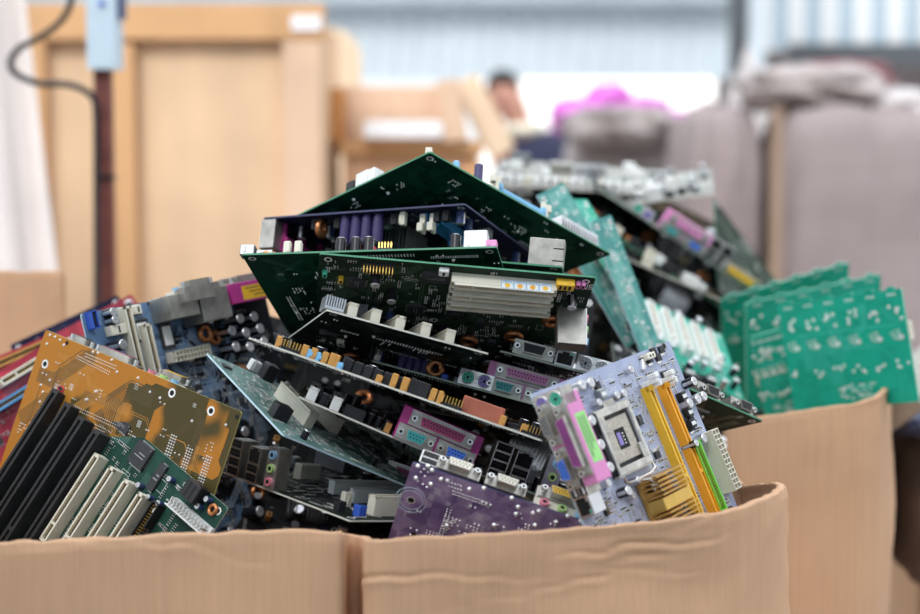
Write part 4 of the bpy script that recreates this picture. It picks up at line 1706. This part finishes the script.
for cx, cy, d, ang, colr, sd, lab in FILL:
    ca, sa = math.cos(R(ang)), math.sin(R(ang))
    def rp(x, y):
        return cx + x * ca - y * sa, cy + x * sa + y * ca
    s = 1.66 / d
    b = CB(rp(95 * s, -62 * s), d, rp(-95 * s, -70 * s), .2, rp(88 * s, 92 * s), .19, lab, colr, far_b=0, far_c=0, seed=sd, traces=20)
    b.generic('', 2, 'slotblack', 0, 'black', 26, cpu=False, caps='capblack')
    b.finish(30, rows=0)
# ================================================================== cartons
M_CARD = board_mat('cardboard', (0.66, 0.40, 0.245), (320, 320, 6), .35)
M_CARD2 = board_mat('cardboard_dull', (0.50, 0.33, 0.21), (260, 260, 6), .35)
M_PLY = board_mat('plywood', (0.72, 0.51, 0.335), (14, 14, 1.6), .5)
M_BATTEN = board_mat('batten', (0.66, 0.39, 0.20), (12, 12, 2), .5)


def carton_wall(name, pts, z0, thick=.006, parent=None, bulge=0.0, crumple=.004, creases=()):
    """upright cardboard sheet following a plan line; pts are rim points (Vector), bottoms at z0"""
    # resample rim
    rim = []
    for i in range(len(pts) - 1):
        a, b2 = pts[i], pts[i + 1]
        n = max(1, int((b2 - a).length / .006))
        for k in range(n):
            rim.append(a.lerp(b2, k / n))
    rim.append(pts[-1])
    nz = 76
    bm = bmesh.new()
    uvn = len(rim)
    front, back = [], []
    for i, p in enumerate(rim):
        t = (rim[min(i + 1, uvn - 1)] - rim[max(i - 1, 0)])
        t.z = 0
        t.normalize()
        nrm = Vector((t.y, -t.x, 0))
        fr, bk = [], []
        for j in range(nz + 1):
            dz_ = j * .0015 if j <= 60 else .09 + (p.z - z0 - .09) * ((j - 60) / 16) ** 1.6
            z = p.z - dz_
            q = Vector((p.x, p.y, z))
            dz = p.z - z
            off = noise.noise(Vector((q.x * 7, q.y * 7, z * 9))) * crumple * 2 + noise.noise(Vector((q.x * 30, q.y * 30, z * 40))) * crumple * .25
            off *= min(1, dz / .01 + .25)
            off += bulge * math.sin(min(1, dz / .5) * math.pi * .5)
            for (zc, amp, slope) in creases:
                line = zc + slope * (q.x) + .008 * noise.noise(Vector((q.x * 13, 3, zc * 10))) + .006 * noise.noise(Vector((q.x * 45, 5, zc * 10)))
                am = amp * min(1, max(0, .35 + 1.6 * noise.noise(Vector((q.x * 9, zc * 50, 1.7)))))
                off -= am * math.exp(-((dz - line) / .0016) ** 2)
                off += am * .6 * math.exp(-((dz - line - .004) / .003) ** 2)
            q = q + nrm * off
            if j == 0:
                q.z += noise.noise(Vector((q.x * 60, q.y * 60, 0))) * .0022
            fr.append(bm.verts.new(q))
            bk.append(bm.verts.new(q - nrm * thick))
        front.append(fr)
        back.append(bk)
    for i in range(uvn - 1):
        for j in range(nz):
            bm.faces.new((front[i][j], front[i][j + 1], front[i + 1][j + 1], front[i + 1][j]))
            bm.faces.new((back[i][j], back[i + 1][j], back[i + 1][j + 1], back[i][j + 1]))
        bm.faces.new((front[i][0], front[i + 1][0], back[i + 1][0], back[i][0]))
        bm.faces.new((front[i][nz], back[i][nz], back[i + 1][nz], front[i + 1][nz]))
    for i in (0, uvn - 1):
        for j in range(nz):
            f = (front[i][j], back[i][j], back[i][j + 1], front[i][j + 1])
            bm.faces.new(f if i == 0 else f[::-1])
    bmesh.ops.recalc_face_normals(bm, faces=bm.faces)
    me = bpy.data.meshes.new(name)
    bm.to_mesh(me)
    bm.free()
    me.polygons.foreach_set('use_smooth', [True] * len(me.polygons))
    me.materials.append(M_CARD)
    return obj(name, me, parent)


def thing(name, loc, label, cat, group=None):
    o = bpy.data.objects.new(name, None)
    COL.objects.link(o)
    o.location = loc
    o.matrix_world = Matrix.Translation(loc)
    return tag(o, label, cat, group)


# main carton: floor-standing, rim seen along the bottom of the picture
F0 = 0.0
box = thing('cardboard_box', Vector((0, 0, 0)), 'big brown carton in front holding the pile of boards, with a crumpled rim', 'box')
carton_wall('front_panel', [at(-150, 552, 1.22), at(0, 543, 1.25), at(200, 534, 1.27), at(342, 531, 1.28)], F0, parent=box, crumple=.003, creases=((.05, .0012, .2),))
carton_wall('corner_panel', [at(341, 534, 1.287), at(346, 534, 1.318), at(358, 536, 1.322), at(368, 540, 1.292)], F0, parent=box, crumple=.004)
carton_wall('front_panel', [at(364, 541, 1.27), at(380, 541, 1.262), at(480, 535, 1.255), at(560, 531, 1.255), at(640, 524, 1.262), at(700, 517, 1.275), at(740, 509, 1.30), at(765, 500, 1.34),
             at(779, 492, 1.38), at(785, 486, 1.43), at(781, 483, 1.48), at(766, 484, 1.54), at(745, 487, 1.60)], F0, parent=box, crumple=.005, bulge=.012,
            creases=((.016, .0022, .0), (.028, .0022, .05), (.050, .0014, -.2), (.050, .0016, .35), (.075, .0014, -.45)))
carton_wall('back_panel', [at(745, 484, 1.62), at(728, 472, 1.9), at(690, 455, 1.95), at(638, 420, 2.5), at(300, 380, 2.4), at(78, 370, 2.05), at(-150, 430, 1.5), at(-160, 552, 1.22)], F0, parent=box)

# right carton
box2 = thing('cardboard_box', Vector((0, 0, 0)), 'brown carton at the right, standing behind the front carton and holding the teal panels', 'box')
carton_wall('front_panel', [at(704, 431, 1.87), at(760, 417, 1.87), at(862, 403, 1.87), at(880, 397, 1.88), at(889, 389, 1.92)], F0, parent=box2, crumple=.003,
            creases=((.03, .0012, -.25), (.12, .001, .2)))
carton_wall('side_panel', [at(889, 389, 1.92), at(893, 396, 2.1), at(886, 384, 2.65)], F0, parent=box2)
carton_wall('back_panel', [at(886, 380, 2.66), at(760, 380, 2.66), at(735, 400, 2.66)], F0, parent=box2)
fl = MB(1)
# upper left carton flap
box3 = thing('cardboard_box', Vector((0, 0, 0)), 'plain brown carton at the left edge, rising behind the red boards', 'box')
carton_wall('front_panel', [at(-220, 270, 2.2), at(-60, 271, 2.2), at(64, 272, 2.2)], F0, parent=box3, crumple=.002)
carton_wall('side_panel', [at(64, 272, 2.2), at(60, 276, 2.5)], F0, parent=box3, crumple=.002)


def simple(name, build, m, parent=None, bevel=.004, kind=None):
    bm = bmesh.new()
    build(bm)
    if bevel:
        bmesh.ops.bevel(bm, geom=list(bm.edges), offset=bevel, segments=2, affect='EDGES')
    me = bpy.data.meshes.new(name)
    bm.to_mesh(me)
    bm.free()
    me.materials.append(m)
    return obj(name, me, parent, kind=kind)


def bx(bm, c, s, rz=0, rx=0, ry=0):
    M = Matrix.Translation(c) @ Matrix.Rotation(rz, 4, 'Z') @ Matrix.Rotation(rx, 4, 'X') @ Matrix.Rotation(ry, 4, 'Y') @ Matrix.Diagonal((*s, 1))
    bmesh.ops.create_cube(bm, size=1, matrix=M)


def X(px, d):
    return (px - 460) / FPX * d


def Z(py, d):
    return at(460, py, d).z


# ================================================================== tall wooden crate, left
D = 4.2
x0, x1 = X(8, D), X(322, D)
zt = Z(6, D)
yc = at(460, 150, D).y
cr = thing('wooden_crate', Vector(((x0 + x1) / 2, yc + .4, 0)), 'tall plywood crate with timber battens behind the steel post', 'crate')
cr.matrix_world = Matrix.Identity(4)
W2 = x1 - x0
simple('panel', lambda bm: bx(bm, ((x0 + x1) / 2, yc + .42, zt / 2), (W2 - .03, .8, zt - .04)), M_PLY, cr)
simple('batten', lambda bm: bx(bm, ((x0 + x1) / 2, yc, zt - .04), (W2 + .02, .035, .085)), M_BATTEN, cr)
simple('batten', lambda bm: bx(bm, (x1 - .045, yc, zt / 2 - .04), (.09, .034, zt - .085)), board_mat('batten_pale', (0.72, 0.51, 0.365), (12, 12, 2), .5), cr)
simple('batten', lambda bm: bx(bm, (x0 + .265, yc - .002, zt / 2 - .045), (.075, .034, zt - .09)), M_BATTEN, cr)
simple('batten', lambda bm: bx(bm, (x0 + .05, yc, zt / 2 - .04), (.09, .034, zt - .085)), M_BATTEN, cr)
tp = simple('paper_tag', lambda bm: bx(bm, (X(308, D), yc - .022, Z(24, D)), (.07, .004, .035)), mat('paper', (.85, .85, .88), .7), cr, 0)

# lower crate to its right
D = 4.6
yc = at(460, 150, D).y
x0, x1 = X(338, D), X(483, D)
zt = Z(140, D)
cr = thing('wooden_crate', Vector((0, 0, 0)), 'low plywood crate with an orange-brown rim, right of the tall crate', 'crate')
simple('panel', lambda bm: bx(bm, ((x0 + x1) / 2, yc + .4, zt / 2 - .02), (x1 - x0 - .02, .7, zt - .04)), board_mat('plywood_pink', (0.72, 0.46, 0.30), (14, 14, 1.6), .5), cr)
simple('batten', lambda bm: bx(bm, ((x0 + x1) / 2, yc + .04, zt - .02), (x1 - x0, .03, .04)), M_BATTEN, cr)
simple('batten', lambda bm: bx(bm, (x1 - .02, yc + .04, zt / 2 - .03), (.04, .032, zt - .05)), M_BATTEN, cr)


# open carton with paper lying on the low crate
D = 4.75
y2 = at(460, 120, D).y
ct = thing('cardboard_box', Vector((0, 0, 0)), 'shallow open carton lying on the low crate, one flap folded out to the right', 'box')
simple('carton_body', lambda bm: bx(bm, (X(398, D), y2 + .15, (Z(88, D) + zt) / 2), (X(462, D) - X(342, D), .34, Z(86, D) - zt)), board_mat('cardboard_pale', (0.70, 0.50, 0.36), (40, 40, 4), .4), ct)
simple('flap', lambda bm: bx(bm, (X(452, D), y2 - .06, Z(112, D)), (.06, .22, .16), 0, 0, R(-8)), MATS.get('cardboard_pale') or board_mat('cardboard_cream', (0.80, 0.62, 0.45), (40, 40, 4), .4), ct)
simple('flap', lambda bm: bx(bm, (X(484, D), y2 + .1, Z(117, D)), (.07, .3, .22), 0, 0, R(-28)), board_mat('cardboard_cream', (0.80, 0.62, 0.45), (40, 40, 4), .4), ct)
o = simple('paper_stack', lambda bm: bx(bm, (X(402, 4.62), at(460, 120, 4.62).y, Z(130, 4.62)), (.2, .12, .045), .1), MATS['paper'])
tag(o, 'white paper stack lying on the low crate before the shallow carton', 'paper')
o = simple('wooden_block', lambda bm: bx(bm, (X(337, 4.7), y2 - .02, (Z(92, 4.7) + zt) / 2), (.045, .2, Z(88, 4.7) - zt)), board_mat('orange_wood', (0.62, 0.30, 0.12), (20, 20, 3), .5))
tag(o, 'orange-brown upright wooden block on the low crate beside the tall crate', 'wood')
o = simple('rounded_panel', lambda bm: [bmesh.ops.create_cone(bm, cap_ends=True, segments=32, radius1=.09, radius2=.09, depth=.03,
           matrix=Matrix.Translation((X(333, 5.6), at(460, 100, 5.6).y, Z(62, 5.6))) @ Matrix.Rotation(R(90), 4, 'X') @ Matrix.Diagonal((1, 1.15, 1, 1))),
           bx(bm, (X(333, 5.6), at(460, 100, 5.6).y, Z(62, 5.6) / 2), (.178, .026, Z(62, 5.6)))], board_mat('cream_panel', (0.80, 0.64, 0.47), (12, 12, 3), .4), None, 0)
tag(o, 'cream panel with a rounded top standing behind the orange-brown block', 'panel')

# ================================================================== steel post, switch box, cable
D = 2.9
yp = at(460, 150, D).y
m = mat('oxide_red', (0.16, 0.045, 0.035), .55, 0, .3, 30)
b = MB(1)
b.box(X(96, D), X(113, D), yp - .014, yp + .014, 0, Z(70, D), 'oxide_red', .003)
b.box(X(95, D), X(114, D), yp - .016, yp + .016, Z(180, D), Z(175, D), 'black')
post = obj('steel_post', b.mesh('steel_post'))
tag(post, 'slim red-brown steel post standing in front of the tall crate', 'post')
mat('box_blue', (0.55, 0.68, 0.78), .45, 0, .06)
b = MB(1)
b.box(X(92, D), X(122, D), yp - .03, yp + .03, Z(70, D), Z(-30, D), 'box_blue', .004)
sb = obj('switch_box', b.mesh('switch_box'))
tag(sb, 'pale blue-grey electrical box mounted on top of the red-brown post', 'electrical box')
b = MB(1)
b.cyl((X(108, D), yp - .034, Z(6, D)), .005, .006, 'deepblue', 'y', 12)
obj('knob', b.mesh('knob'), sb)
b = MB(1)
b.box(X(122, D), X(127, D), yp - .02, yp + .02, Z(20, D), Z(-30, D), 'nightgrey' if 'nightgrey' in MATS else 'capblue')
obj('side_rail', b.mesh('side_rail'), sb)
b = MB(1)
ctrl = [(76, -30), (70, 5), (58, 24), (38, 38), (20, 48), (11, 60), (14, 72), (28, 80), (44, 84), (64, 84), (80, 88), (93, 98), (96, 115), (96.5, 180), (97, 300), (97, 420)]
pts = []
for i in range(len(ctrl) - 1):
    p0, p1, p2, p3 = ctrl[max(i - 1, 0)], ctrl[i], ctrl[i + 1], ctrl[min(i + 2, len(ctrl) - 1)]
    for k in range(6):
        t = k / 6
        q = [.5 * (2 * p1[c] + (p2[c] - p0[c]) * t + (2 * p0[c] - 5 * p1[c] + 4 * p2[c] - p3[c]) * t * t + (3 * p1[c] - p0[c] - 3 * p2[c] + p3[c]) * t ** 3) for c in (0, 1)]
        pts.append(at(q[0], q[1], D - .03))
b.tube(pts, .0055, 'black', 8)
cb = obj('power_cable', b.mesh('power_cable'))
tag(cb, 'black power cable looping left from the switch box and down the post', 'cable')

# ================================================================== white sheet hanging at far left
b = MB(1)
D = 3.5
mat('sheet_white', (0.80, 0.74, 0.72), .8, 0, .05, 8)
vs, fs = [], []
nx, nz = 24, 40
for j in range(nz + 1):
    f = j / nz
    py = -60 + f * 918
    for i in range(nx + 1):
        xr = 18 + (py + 60) * .12
        px = -160 + (xr + 160) * i / nx
        dd = D + .03 * math.sin(i * .9 + f * 2) + .02 * math.sin(i * 2.3)
        vs.append(tuple(at(px, py, dd)))
for j in range(nz):
    for i in range(nx):
        a = j * (nx + 1) + i
        fs.append((a, a + 1, a + nx + 2, a + nx + 1))
b.add(vs, fs, 'sheet_white', True)
sh = obj('white_sheet', b.mesh('white_sheet'))
md = sh.modifiers.new('thickness', 'SOLIDIFY')
md.thickness = .006
tag(sh, 'off-white sheet hanging at the left edge of the picture, before the tall crate', 'sheet')

# ================================================================== bales and heaps behind, right
M_WRAP = board_mat('bale_wrap', (0.29, 0.24, 0.24), (1.5, 1.5, 26), .55)
M_WRAP2 = board_mat('bale_wrap_pale', (0.33, 0.29, 0.285), (1.5, 1.5, 20), .55)


def lump(name, c, s, m, label, cat, seed=0, rough=.14, group=None, sub=4, power=3.0):
    """soft rounded mass with folds"""
    bm = bmesh.new()
    bmesh.ops.create_icosphere(bm, subdivisions=sub, radius=1)
    for v in bm.verts:
        p = v.co.copy()
        k = (abs(p.x) ** power + abs(p.y) ** power + abs(p.z) ** power) ** (-1 / power)
        p = p * k
        p += p.normalized() * (noise.noise(p * 2.2 + Vector((seed, 0, 0))) * rough + noise.noise(p * 6 + Vector((0, seed, 0))) * rough * .35)
        v.co = Vector((p.x * s[0] / 2 + c[0], p.y * s[1] / 2 + c[1], p.z * s[2] / 2 + c[2]))
    me = bpy.data.meshes.new(name)
    bm.to_mesh(me)
    bm.free()
    me.polygons.foreach_set('use_smooth', [True] * len(me.polygons))
    me.materials.append(m)
    o = obj(name, me)
    return tag(o, label, cat, group)


def bale(pxa, pxb, pyt, d, m, label, seed, depth=.8, rough=.07):
    xa, xb = X(pxa, d), X(pxb, d)
    zt = Z(pyt, d)
    y = at(460, 150, d).y
    o = lump('wrapped_bale', ((xa + xb) / 2, y + depth / 2, zt / 2), (xb - xa, depth, zt), m, label, 'bale', seed, rough, 'wrapped bales stacked along the hall', 5, 7)
    return o


bale(572, 708, 126, 7.2, M_WRAP2, 'grey wrapped bale below the magenta sacks, nearest the person', 1)
bale(690, 768, 108, 5.9, M_WRAP, 'mauve-grey wrapped bale just left of the tan upright board', 2)
bale(786, 960, 104, 5.7, M_WRAP, 'wide mauve-grey wrapped bale right of the tan upright board', 3)
o = simple('upright_board', lambda bm: bx(bm, (X(777, 5.6), at(460, 150, 5.6).y, Z(108, 5.6) / 2), (.04, .03, Z(108, 5.6))), board_mat('tan_board', (0.31, 0.22, 0.165), (10, 10, 2), .5))
tag(o, 'tan upright board standing between the mauve-grey bales', 'board')
M_FOIL = mat('plastic_grey', (0.36, 0.31, 0.30), .4, 0, .2, 12)
M_FOIL2 = mat('plastic_pale', (0.52, 0.48, 0.48), .4, 0, .12, 12)
lump('plastic_heap', (X(812, 6), 6.1, Z(88, 6)), (.46, .5, .15), M_FOIL, 'crumpled grey plastic film lying on top of the wide bale', 'plastic film', 4, .3)
lump('plastic_heap', (X(895, 6), 6.1, Z(112, 6)), (.34, .5, .14), M_FOIL2, 'pale plastic film draped at the right end of the wide bale', 'plastic film', 5, .25)
lump('plastic_heap', (X(762, 7), 7.3, Z(72, 7) / 2), (.18, .4, Z(72, 7)), M_FOIL2, 'pale crumpled film bundle beside the dark column', 'plastic film', 6, .3)
lump('plastic_heap', (X(625, 7.1), 7.3, Z(126, 7.1)), (.46, .5, .16), M_WRAP2, 'grey sagging heap in front of the magenta sacks', 'heap', 7, .3)
M_MAG = mat('magenta_sack', (0.55, 0.12, 0.50), .5, 0, .15, 10)
for i, (px, py, w_, h_) in enumerate(((578, 116, .24, .17), (612, 104, .22, .2), (650, 112, .22, .15), (686, 122, .2, .12))):
    lump('magenta_sack', (X(px, 8.2), 8.4 + .1 * (i % 2), Z(py, 8.2) - .0), (w_, .4, h_), M_MAG,
         ('magenta sack nearest the person', 'highest magenta sack, second from the person', 'magenta sack third from the person', 'magenta sack at the end of the row furthest from the person')[i], 'sack', 10 + i, .2, 'magenta sacks on the grey bale')
lump('sack_pile', (X(640, 8.3), 8.6, Z(130, 8.3) / 2), (.62, .6, Z(130, 8.3)), M_WRAP2, 'grey pile carrying the magenta sacks', 'pile', 15, .08, None, 4, 6)
lump('maroon_bundle', (X(845, 8), 8.2, Z(76, 8)), (.46, .4, .14), mat('maroon', (0.22, 0.07, 0.08), .7, 0, .2, 10), 'dark maroon bundle behind the film on the wide bale', 'bundle', 16, .2)
lump('dark_stack', (X(845, 8), 8.3, Z(82, 8) / 2), (.7, .6, Z(80, 8)), M_WRAP, 'dull stack standing under the maroon bundle', 'stack', 17, .06, None, 4, 7)

# ================================================================== things beyond the right carton
o = simple('white_tray', lambda bm: bx(bm, tuple(at(918, 380, 2.3)), (.15, .2, .04), .2, R(-25), R(-42)), mat('tray', (0.50, 0.48, 0.43), .5))
tag(o, 'off-white flat case leaning at the right edge behind the right carton', 'case')
lump('dark_bag', tuple(at(928, 490, 2.6)), (.12, .3, .26), mat('bag_dark', (0.15, 0.115, 0.10), .7, 0, .3, 20), 'dark bag at the right edge behind the right carton', 'bag', 21, .2)
lump('blue_bundle', tuple(at(910, 420, 2.5)), (.06, .12, .035), mat('bundle_blue', (0.05, 0.06, 0.12), .5, 0, .3, 20), 'dark blue bundle above the dark bag at the right edge', 'bundle', 22, .3)
o = simple('cardboard_box', lambda bm: bx(bm, (X(985, 2.9), at(460, 400, 2.9).y, .42), (.3, .4, .84)), M_CARD2)
tag(o, 'dull brown carton far right, mostly outside the picture', 'box')

# ================================================================== the hall
def struct(name, build, m):
    return simple(name, build, m, None, 0, 'structure')


M_FLOOR = mat('concrete', (0.36, 0.34, 0.32), .8, 0, .15, 3)
struct('floor', lambda bm: bx(bm, (1, 6, -.05), (22, 26, .1)), M_FLOOR)
mat('sheeting', (0.52, 0.59, 0.64), .5, 0, .05, 3)
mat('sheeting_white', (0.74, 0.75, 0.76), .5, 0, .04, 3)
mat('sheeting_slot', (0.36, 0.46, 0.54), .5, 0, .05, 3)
mat('sheeting_grey', (0.38, 0.44, 0.49), .5, 0, .1, 3)
mat('beam_dark', (0.07, 0.08, 0.09), .6, 0, .15, 3)


def corrugated(name, xa, xb, za, zb, y, pitch=.11, amp=.022, pattern=None):
    b = MB(1)
    n = int((xb - xa) / pitch * 6)
    cols = []
    for i in range(n + 1):
        x = xa + (xb - xa) * i / n
        ph = (x / pitch) % 1
        o = amp * (1 if ph < .35 else (-1 if .5 < ph < .85 else (1 - (ph - .35) / .075 if ph <= .5 else -1 + (ph - .85) / .075)))
        cols.append((x, y + o))
    for i in range(n):
        (xa_, ya), (xb_, yb) = cols[i], cols[i + 1]
        mm = pattern((xa_ + xb_) / 2) if pattern else 'sheeting'
        b.add([(xa_, ya, za), (xb_, yb, za), (xb_, yb, zb), (xa_, ya, zb)], [(0, 1, 2, 3)], mm)
    o = obj(name, b.mesh(name), kind='structure')
    md = o.modifiers.new('thickness', 'SOLIDIFY')
    md.thickness = .004
    return o


D = 12
xs = X(735, D)
wy = at(460, 100, D).y
corrugated('wall_back', -9.5, xs, Z(79, D), 7, wy, .14, .008, lambda x: 'sheeting')
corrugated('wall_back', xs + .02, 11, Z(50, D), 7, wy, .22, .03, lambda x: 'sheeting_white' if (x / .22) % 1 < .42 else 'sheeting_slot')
struct('trim_1', lambda bm: bx(bm, ((xs - 9.5) / 2, wy - .12, Z(-2, D)), (9.5 + xs, .1, .10)), MATS['sheeting_grey'])
struct('trim_2', lambda bm: bx(bm, ((X(786, D) + 11) / 2, wy - .1, Z(56, D)), (11 - X(786, D), .1, .15)), MATS['beam_dark'])
for i, (px, wd, mt) in enumerate(((733, .10, 'beam_dark'), (750, .1, 'sheeting'))):
    struct('column_%d' % (i + 1), lambda bm: bx(bm, (X(px, 11), 10.9, 3.5), (wd, .12, 7)), MATS[mt])
# lower wall closing the view left and right of the bright opening
xl_ = X(481, D)
struct('wall_back_low', lambda bm: bx(bm, ((xl_ - 9.6) / 2, wy + .05, Z(79, D) / 2), (9.6 + xl_, .1, Z(79, D))), MATS['sheeting_white'])
xr_ = X(724, D)
struct('wall_back_low', lambda bm: bx(bm, ((xr_ + 11) / 2, wy + .35, Z(48, D) / 2), (11 - xr_, .1, Z(48, D))), M_WRAP)
struct('wall_left', lambda bm: bx(bm, (-9.6, 5, 3.5), (.1, 14, 7)), MATS['sheeting_white'])  # side walls out of view, added to hold back light from the horizon
struct('wall_right', lambda bm: bx(bm, (11.1, 5, 3.5), (.1, 14, 7)), MATS['sheeting_white'])
struct('wall_front', lambda bm: bx(bm, (1, -3.5, 3.5), (20.6, .1, 7)), MATS['sheeting_grey'])  # unseen wall behind the camera, added in grey to reduce fill light

# ================================================================== person far back
def skin_chain(name, verts, edges, m, parent=None, sub=2):
    me = bpy.data.meshes.new(name)
    me.from_pydata([v[0] for v in verts], edges, [])
    me.materials.append(m)
    o = obj(name, me, parent)
    sk = o.modifiers.new('skin', 'SKIN')
    for i, v in enumerate(verts):
        r = v[1] if isinstance(v[1], tuple) else (v[1], v[1])
        me.skin_vertices[0].data[i].radius = r
    me.skin_vertices[0].data[0].use_root = True
    sk.use_smooth_shade = True
    o.modifiers.new('sub', 'SUBSURF').levels = sub
    o.modifiers['sub'].render_levels = sub
    return o


def person(base, rz):
    root = thing('person', base, 'person in dark navy clothes with a pale neck cloth, leaning, far behind the pile', 'person')
    root.matrix_world = Matrix.Translation(base) @ Matrix.Rotation(rz, 4, 'Z')
    skin = mat('skin', (0.50, 0.25, 0.18), .6, 0, .1, 20)
    navy = mat('navy_cloth', (0.018, 0.022, 0.06), .8, 0, .2, 20)
    hair = mat('hair', (0.015, 0.012, 0.012), .6, 0, .2, 40)
    # faces -y; leaning forward a little
    V = [((0, 0, .95), (.16, .12)), ((0, -.03, 1.15), (.15, .11)), ((0, -.09, 1.36), (.17, .12)), ((0, -.12, 1.45), (.09, .08)), ((0, -.15, 1.53), (.055, .06)), ((0, -.19, 1.60), (.075, .09)), ((0, -.20, 1.69), (.08, .10)), ((0, -.195, 1.76), (.06, .07)),
         ((.19, -.10, 1.42), .065), ((.27, -.14, 1.17), .05), ((.20, -.38, 1.10), .04), ((.17, -.45, 1.10), (.04, .022)),
         ((-.19, -.10, 1.42), .065), ((-.27, -.12, 1.17), .05), ((-.16, -.36, 1.18), .04), ((-.12, -.43, 1.20), (.04, .022)),
         ((.10, 0, .86), .10), ((.12, -.03, .48), .07), ((.12, .02, .09), .05), ((.12, -.13, .04), (.05, .035)),
         ((-.10, 0, .86), .10), ((-.12, -.03, .48), .07), ((-.12, .02, .09), .05), ((-.12, -.13, .04), (.05, .035))]
    def sway(p):     # upper body leans to one side
        return (p[0] + (.52 * (1.76 - p[2]) if p[2] > .95 else .421), p[1], p[2])
    E = [(0, 1), (1, 2), (2, 3), (3, 4), (4, 5), (5, 6), (6, 7), (2, 8), (8, 9), (9, 10), (10, 11), (2, 12), (12, 13), (13, 14), (14, 15), (0, 16), (16, 17), (17, 18), (18, 19), (0, 20), (20, 21), (21, 22), (22, 23)]
    # fingers rooted in each palm
    for hand, sx in ((11, 1), (15, -1)):
        hx, hy, hz = V[hand][0]
        for k, L in enumerate((.07, .08, .075, .06)):
            a = len(V)
            off = (k - 1.5) * .019
            V.append(((hx + off, hy - .035, hz - .002), .0095))
            V.append(((hx + off * 1.1, hy - .035 - L * .55, hz - .012), .0085))
            V.append(((hx + off * 1.1, hy - .035 - L * .85, hz - .038), .007))
            E += [(hand, a), (a, a + 1), (a + 1, a + 2)]
        a = len(V)
        V.append(((hx - sx * .04, hy - .0, hz - .005), .011))
        V.append(((hx - sx * .06, hy - .035, hz - .02), .009))
        E += [(hand, a), (a, a + 1)]
    V = [(sway(p), r) for p, r in V]
    body = skin_chain('body', V, E, skin, root)
    J = [((0, 0, .93), (.175, .14)), ((0, -.03, 1.15), (.17, .13)), ((0, -.09, 1.36), (.19, .14)), ((0, -.115, 1.45), (.10, .095)),
         ((.19, -.10, 1.42), .082), ((.27, -.14, 1.17), .066), ((.21, -.34, 1.11), .055), ((-.19, -.10, 1.42), .082), ((-.27, -.12, 1.17), .066), ((-.18, -.32, 1.17), .055)]
    J = [(sway(p), r) for p, r in J]
    skin_chain('jacket', J, [(0, 1), (1, 2), (2, 3), (2, 4), (4, 5), (5, 6), (2, 7), (7, 8), (8, 9)], navy, root)
    T = [((0, 0, .95), (.17, .135)), ((.10, 0, .85), .115), ((.12, -.03, .48), .085), ((.12, .02, .12), .07), ((-.10, 0, .85), .115), ((-.12, -.03, .48), .085), ((-.12, .02, .12), .07)]
    T = [(sway(p), r) for p, r in T]
    skin_chain('trousers', T, [(0, 1), (1, 2), (2, 3), (0, 4), (4, 5), (5, 6)], navy, root)
    for s in (-1, 1):
        skin_chain('shoe', [((s * .12 + .421, .04, .05), (.055, .05)), ((s * .12 + .421, -.08, .045), (.055, .045)), ((s * .12 + .421, -.17, .035), (.05, .032))], [(0, 1), (1, 2)], MATS['black'], root, 1)
    b = MB(1)
    b.torus((.13, -.13, 1.505), .085, .035, 'cream', 'z', 20, 8)
    obj('neck_cloth', b.mesh('neck_cloth'), root)
    # face and hair
    def blob(name, c, s, m, cut=None):
        bm = bmesh.new()
        bmesh.ops.create_uvsphere(bm, u_segments=20, v_segments=14, radius=1, matrix=Matrix.Translation(c) @ Matrix.Diagonal((*s, 1)))
        if cut:
            bmesh.ops.delete(bm, geom=[v for v in bm.verts if cut(v.co)], context='VERTS')
        me = bpy.data.meshes.new(name)
        bm.to_mesh(me)
        bm.free()
        me.polygons.foreach_set('use_smooth', [True] * len(me.polygons))
        me.materials.append(m)
        return obj(name, me, root)
    blob('hair', (.025, -.185, 1.725), (.095, .118, .10), hair, lambda p: p.y < -.25 and p.z < 1.765 or p.z < 1.63)
    for s in (-1, 1):
        blob('eye', (s * .032 + .035, -.288, 1.69), (.013, .008, .008), MATS['hole'])
        blob('ear', (s * .082 + .035, -.20, 1.675), (.012, .022, .032), skin)
    blob('nose', (.05, -.302, 1.665), (.014, .018, .026), skin)
    blob('mouth', (.07, -.288, 1.625), (.026, .008, .007), mat('lips', (.35, .1, .1), .5))


pp_ = at(508, 145, 9.8)
person(Vector((pp_.x, pp_.y, -.02)), R(-18))

# ================================================================== light
w = bpy.data.worlds.new('world')
SC.world = w
w.use_nodes = True
nt = w.node_tree
bg = nt.nodes['Background']
tc = nt.nodes.new('ShaderNodeTexCoord')
sp = nt.nodes.new('ShaderNodeSeparateXYZ')
rp = nt.nodes.new('ShaderNodeValToRGB')
nt.links.new(tc.outputs['Generated'], sp.inputs[0])
nt.links.new(sp.outputs[2], rp.inputs[0])
rp.color_ramp.elements[0].position = 0
rp.color_ramp.elements[0].color = (1.0, 0.98, 0.96, 1)
rp.color_ramp.elements[1].position = .6
rp.color_ramp.elements[1].color = (0.86, 0.93, 1.0, 1)
nt.links.new(rp.outputs[0], bg.inputs[0])
bg.inputs[1].default_value = 1.6
sl = bpy.data.lights.new('sun', 'SUN')
sl.energy = 2.2
sl.angle = R(25)
sl.color = (1, .97, .93)
so = bpy.data.objects.new('sun', sl)
COL.objects.link(so)
so.rotation_euler = (R(42), R(-18), 0)
vs = SC.view_settings
vs.view_transform = 'Standard'
vs.look = 'None'
vs.gamma = 1
vs.exposure = 0.34
vs.use_curve_mapping = False
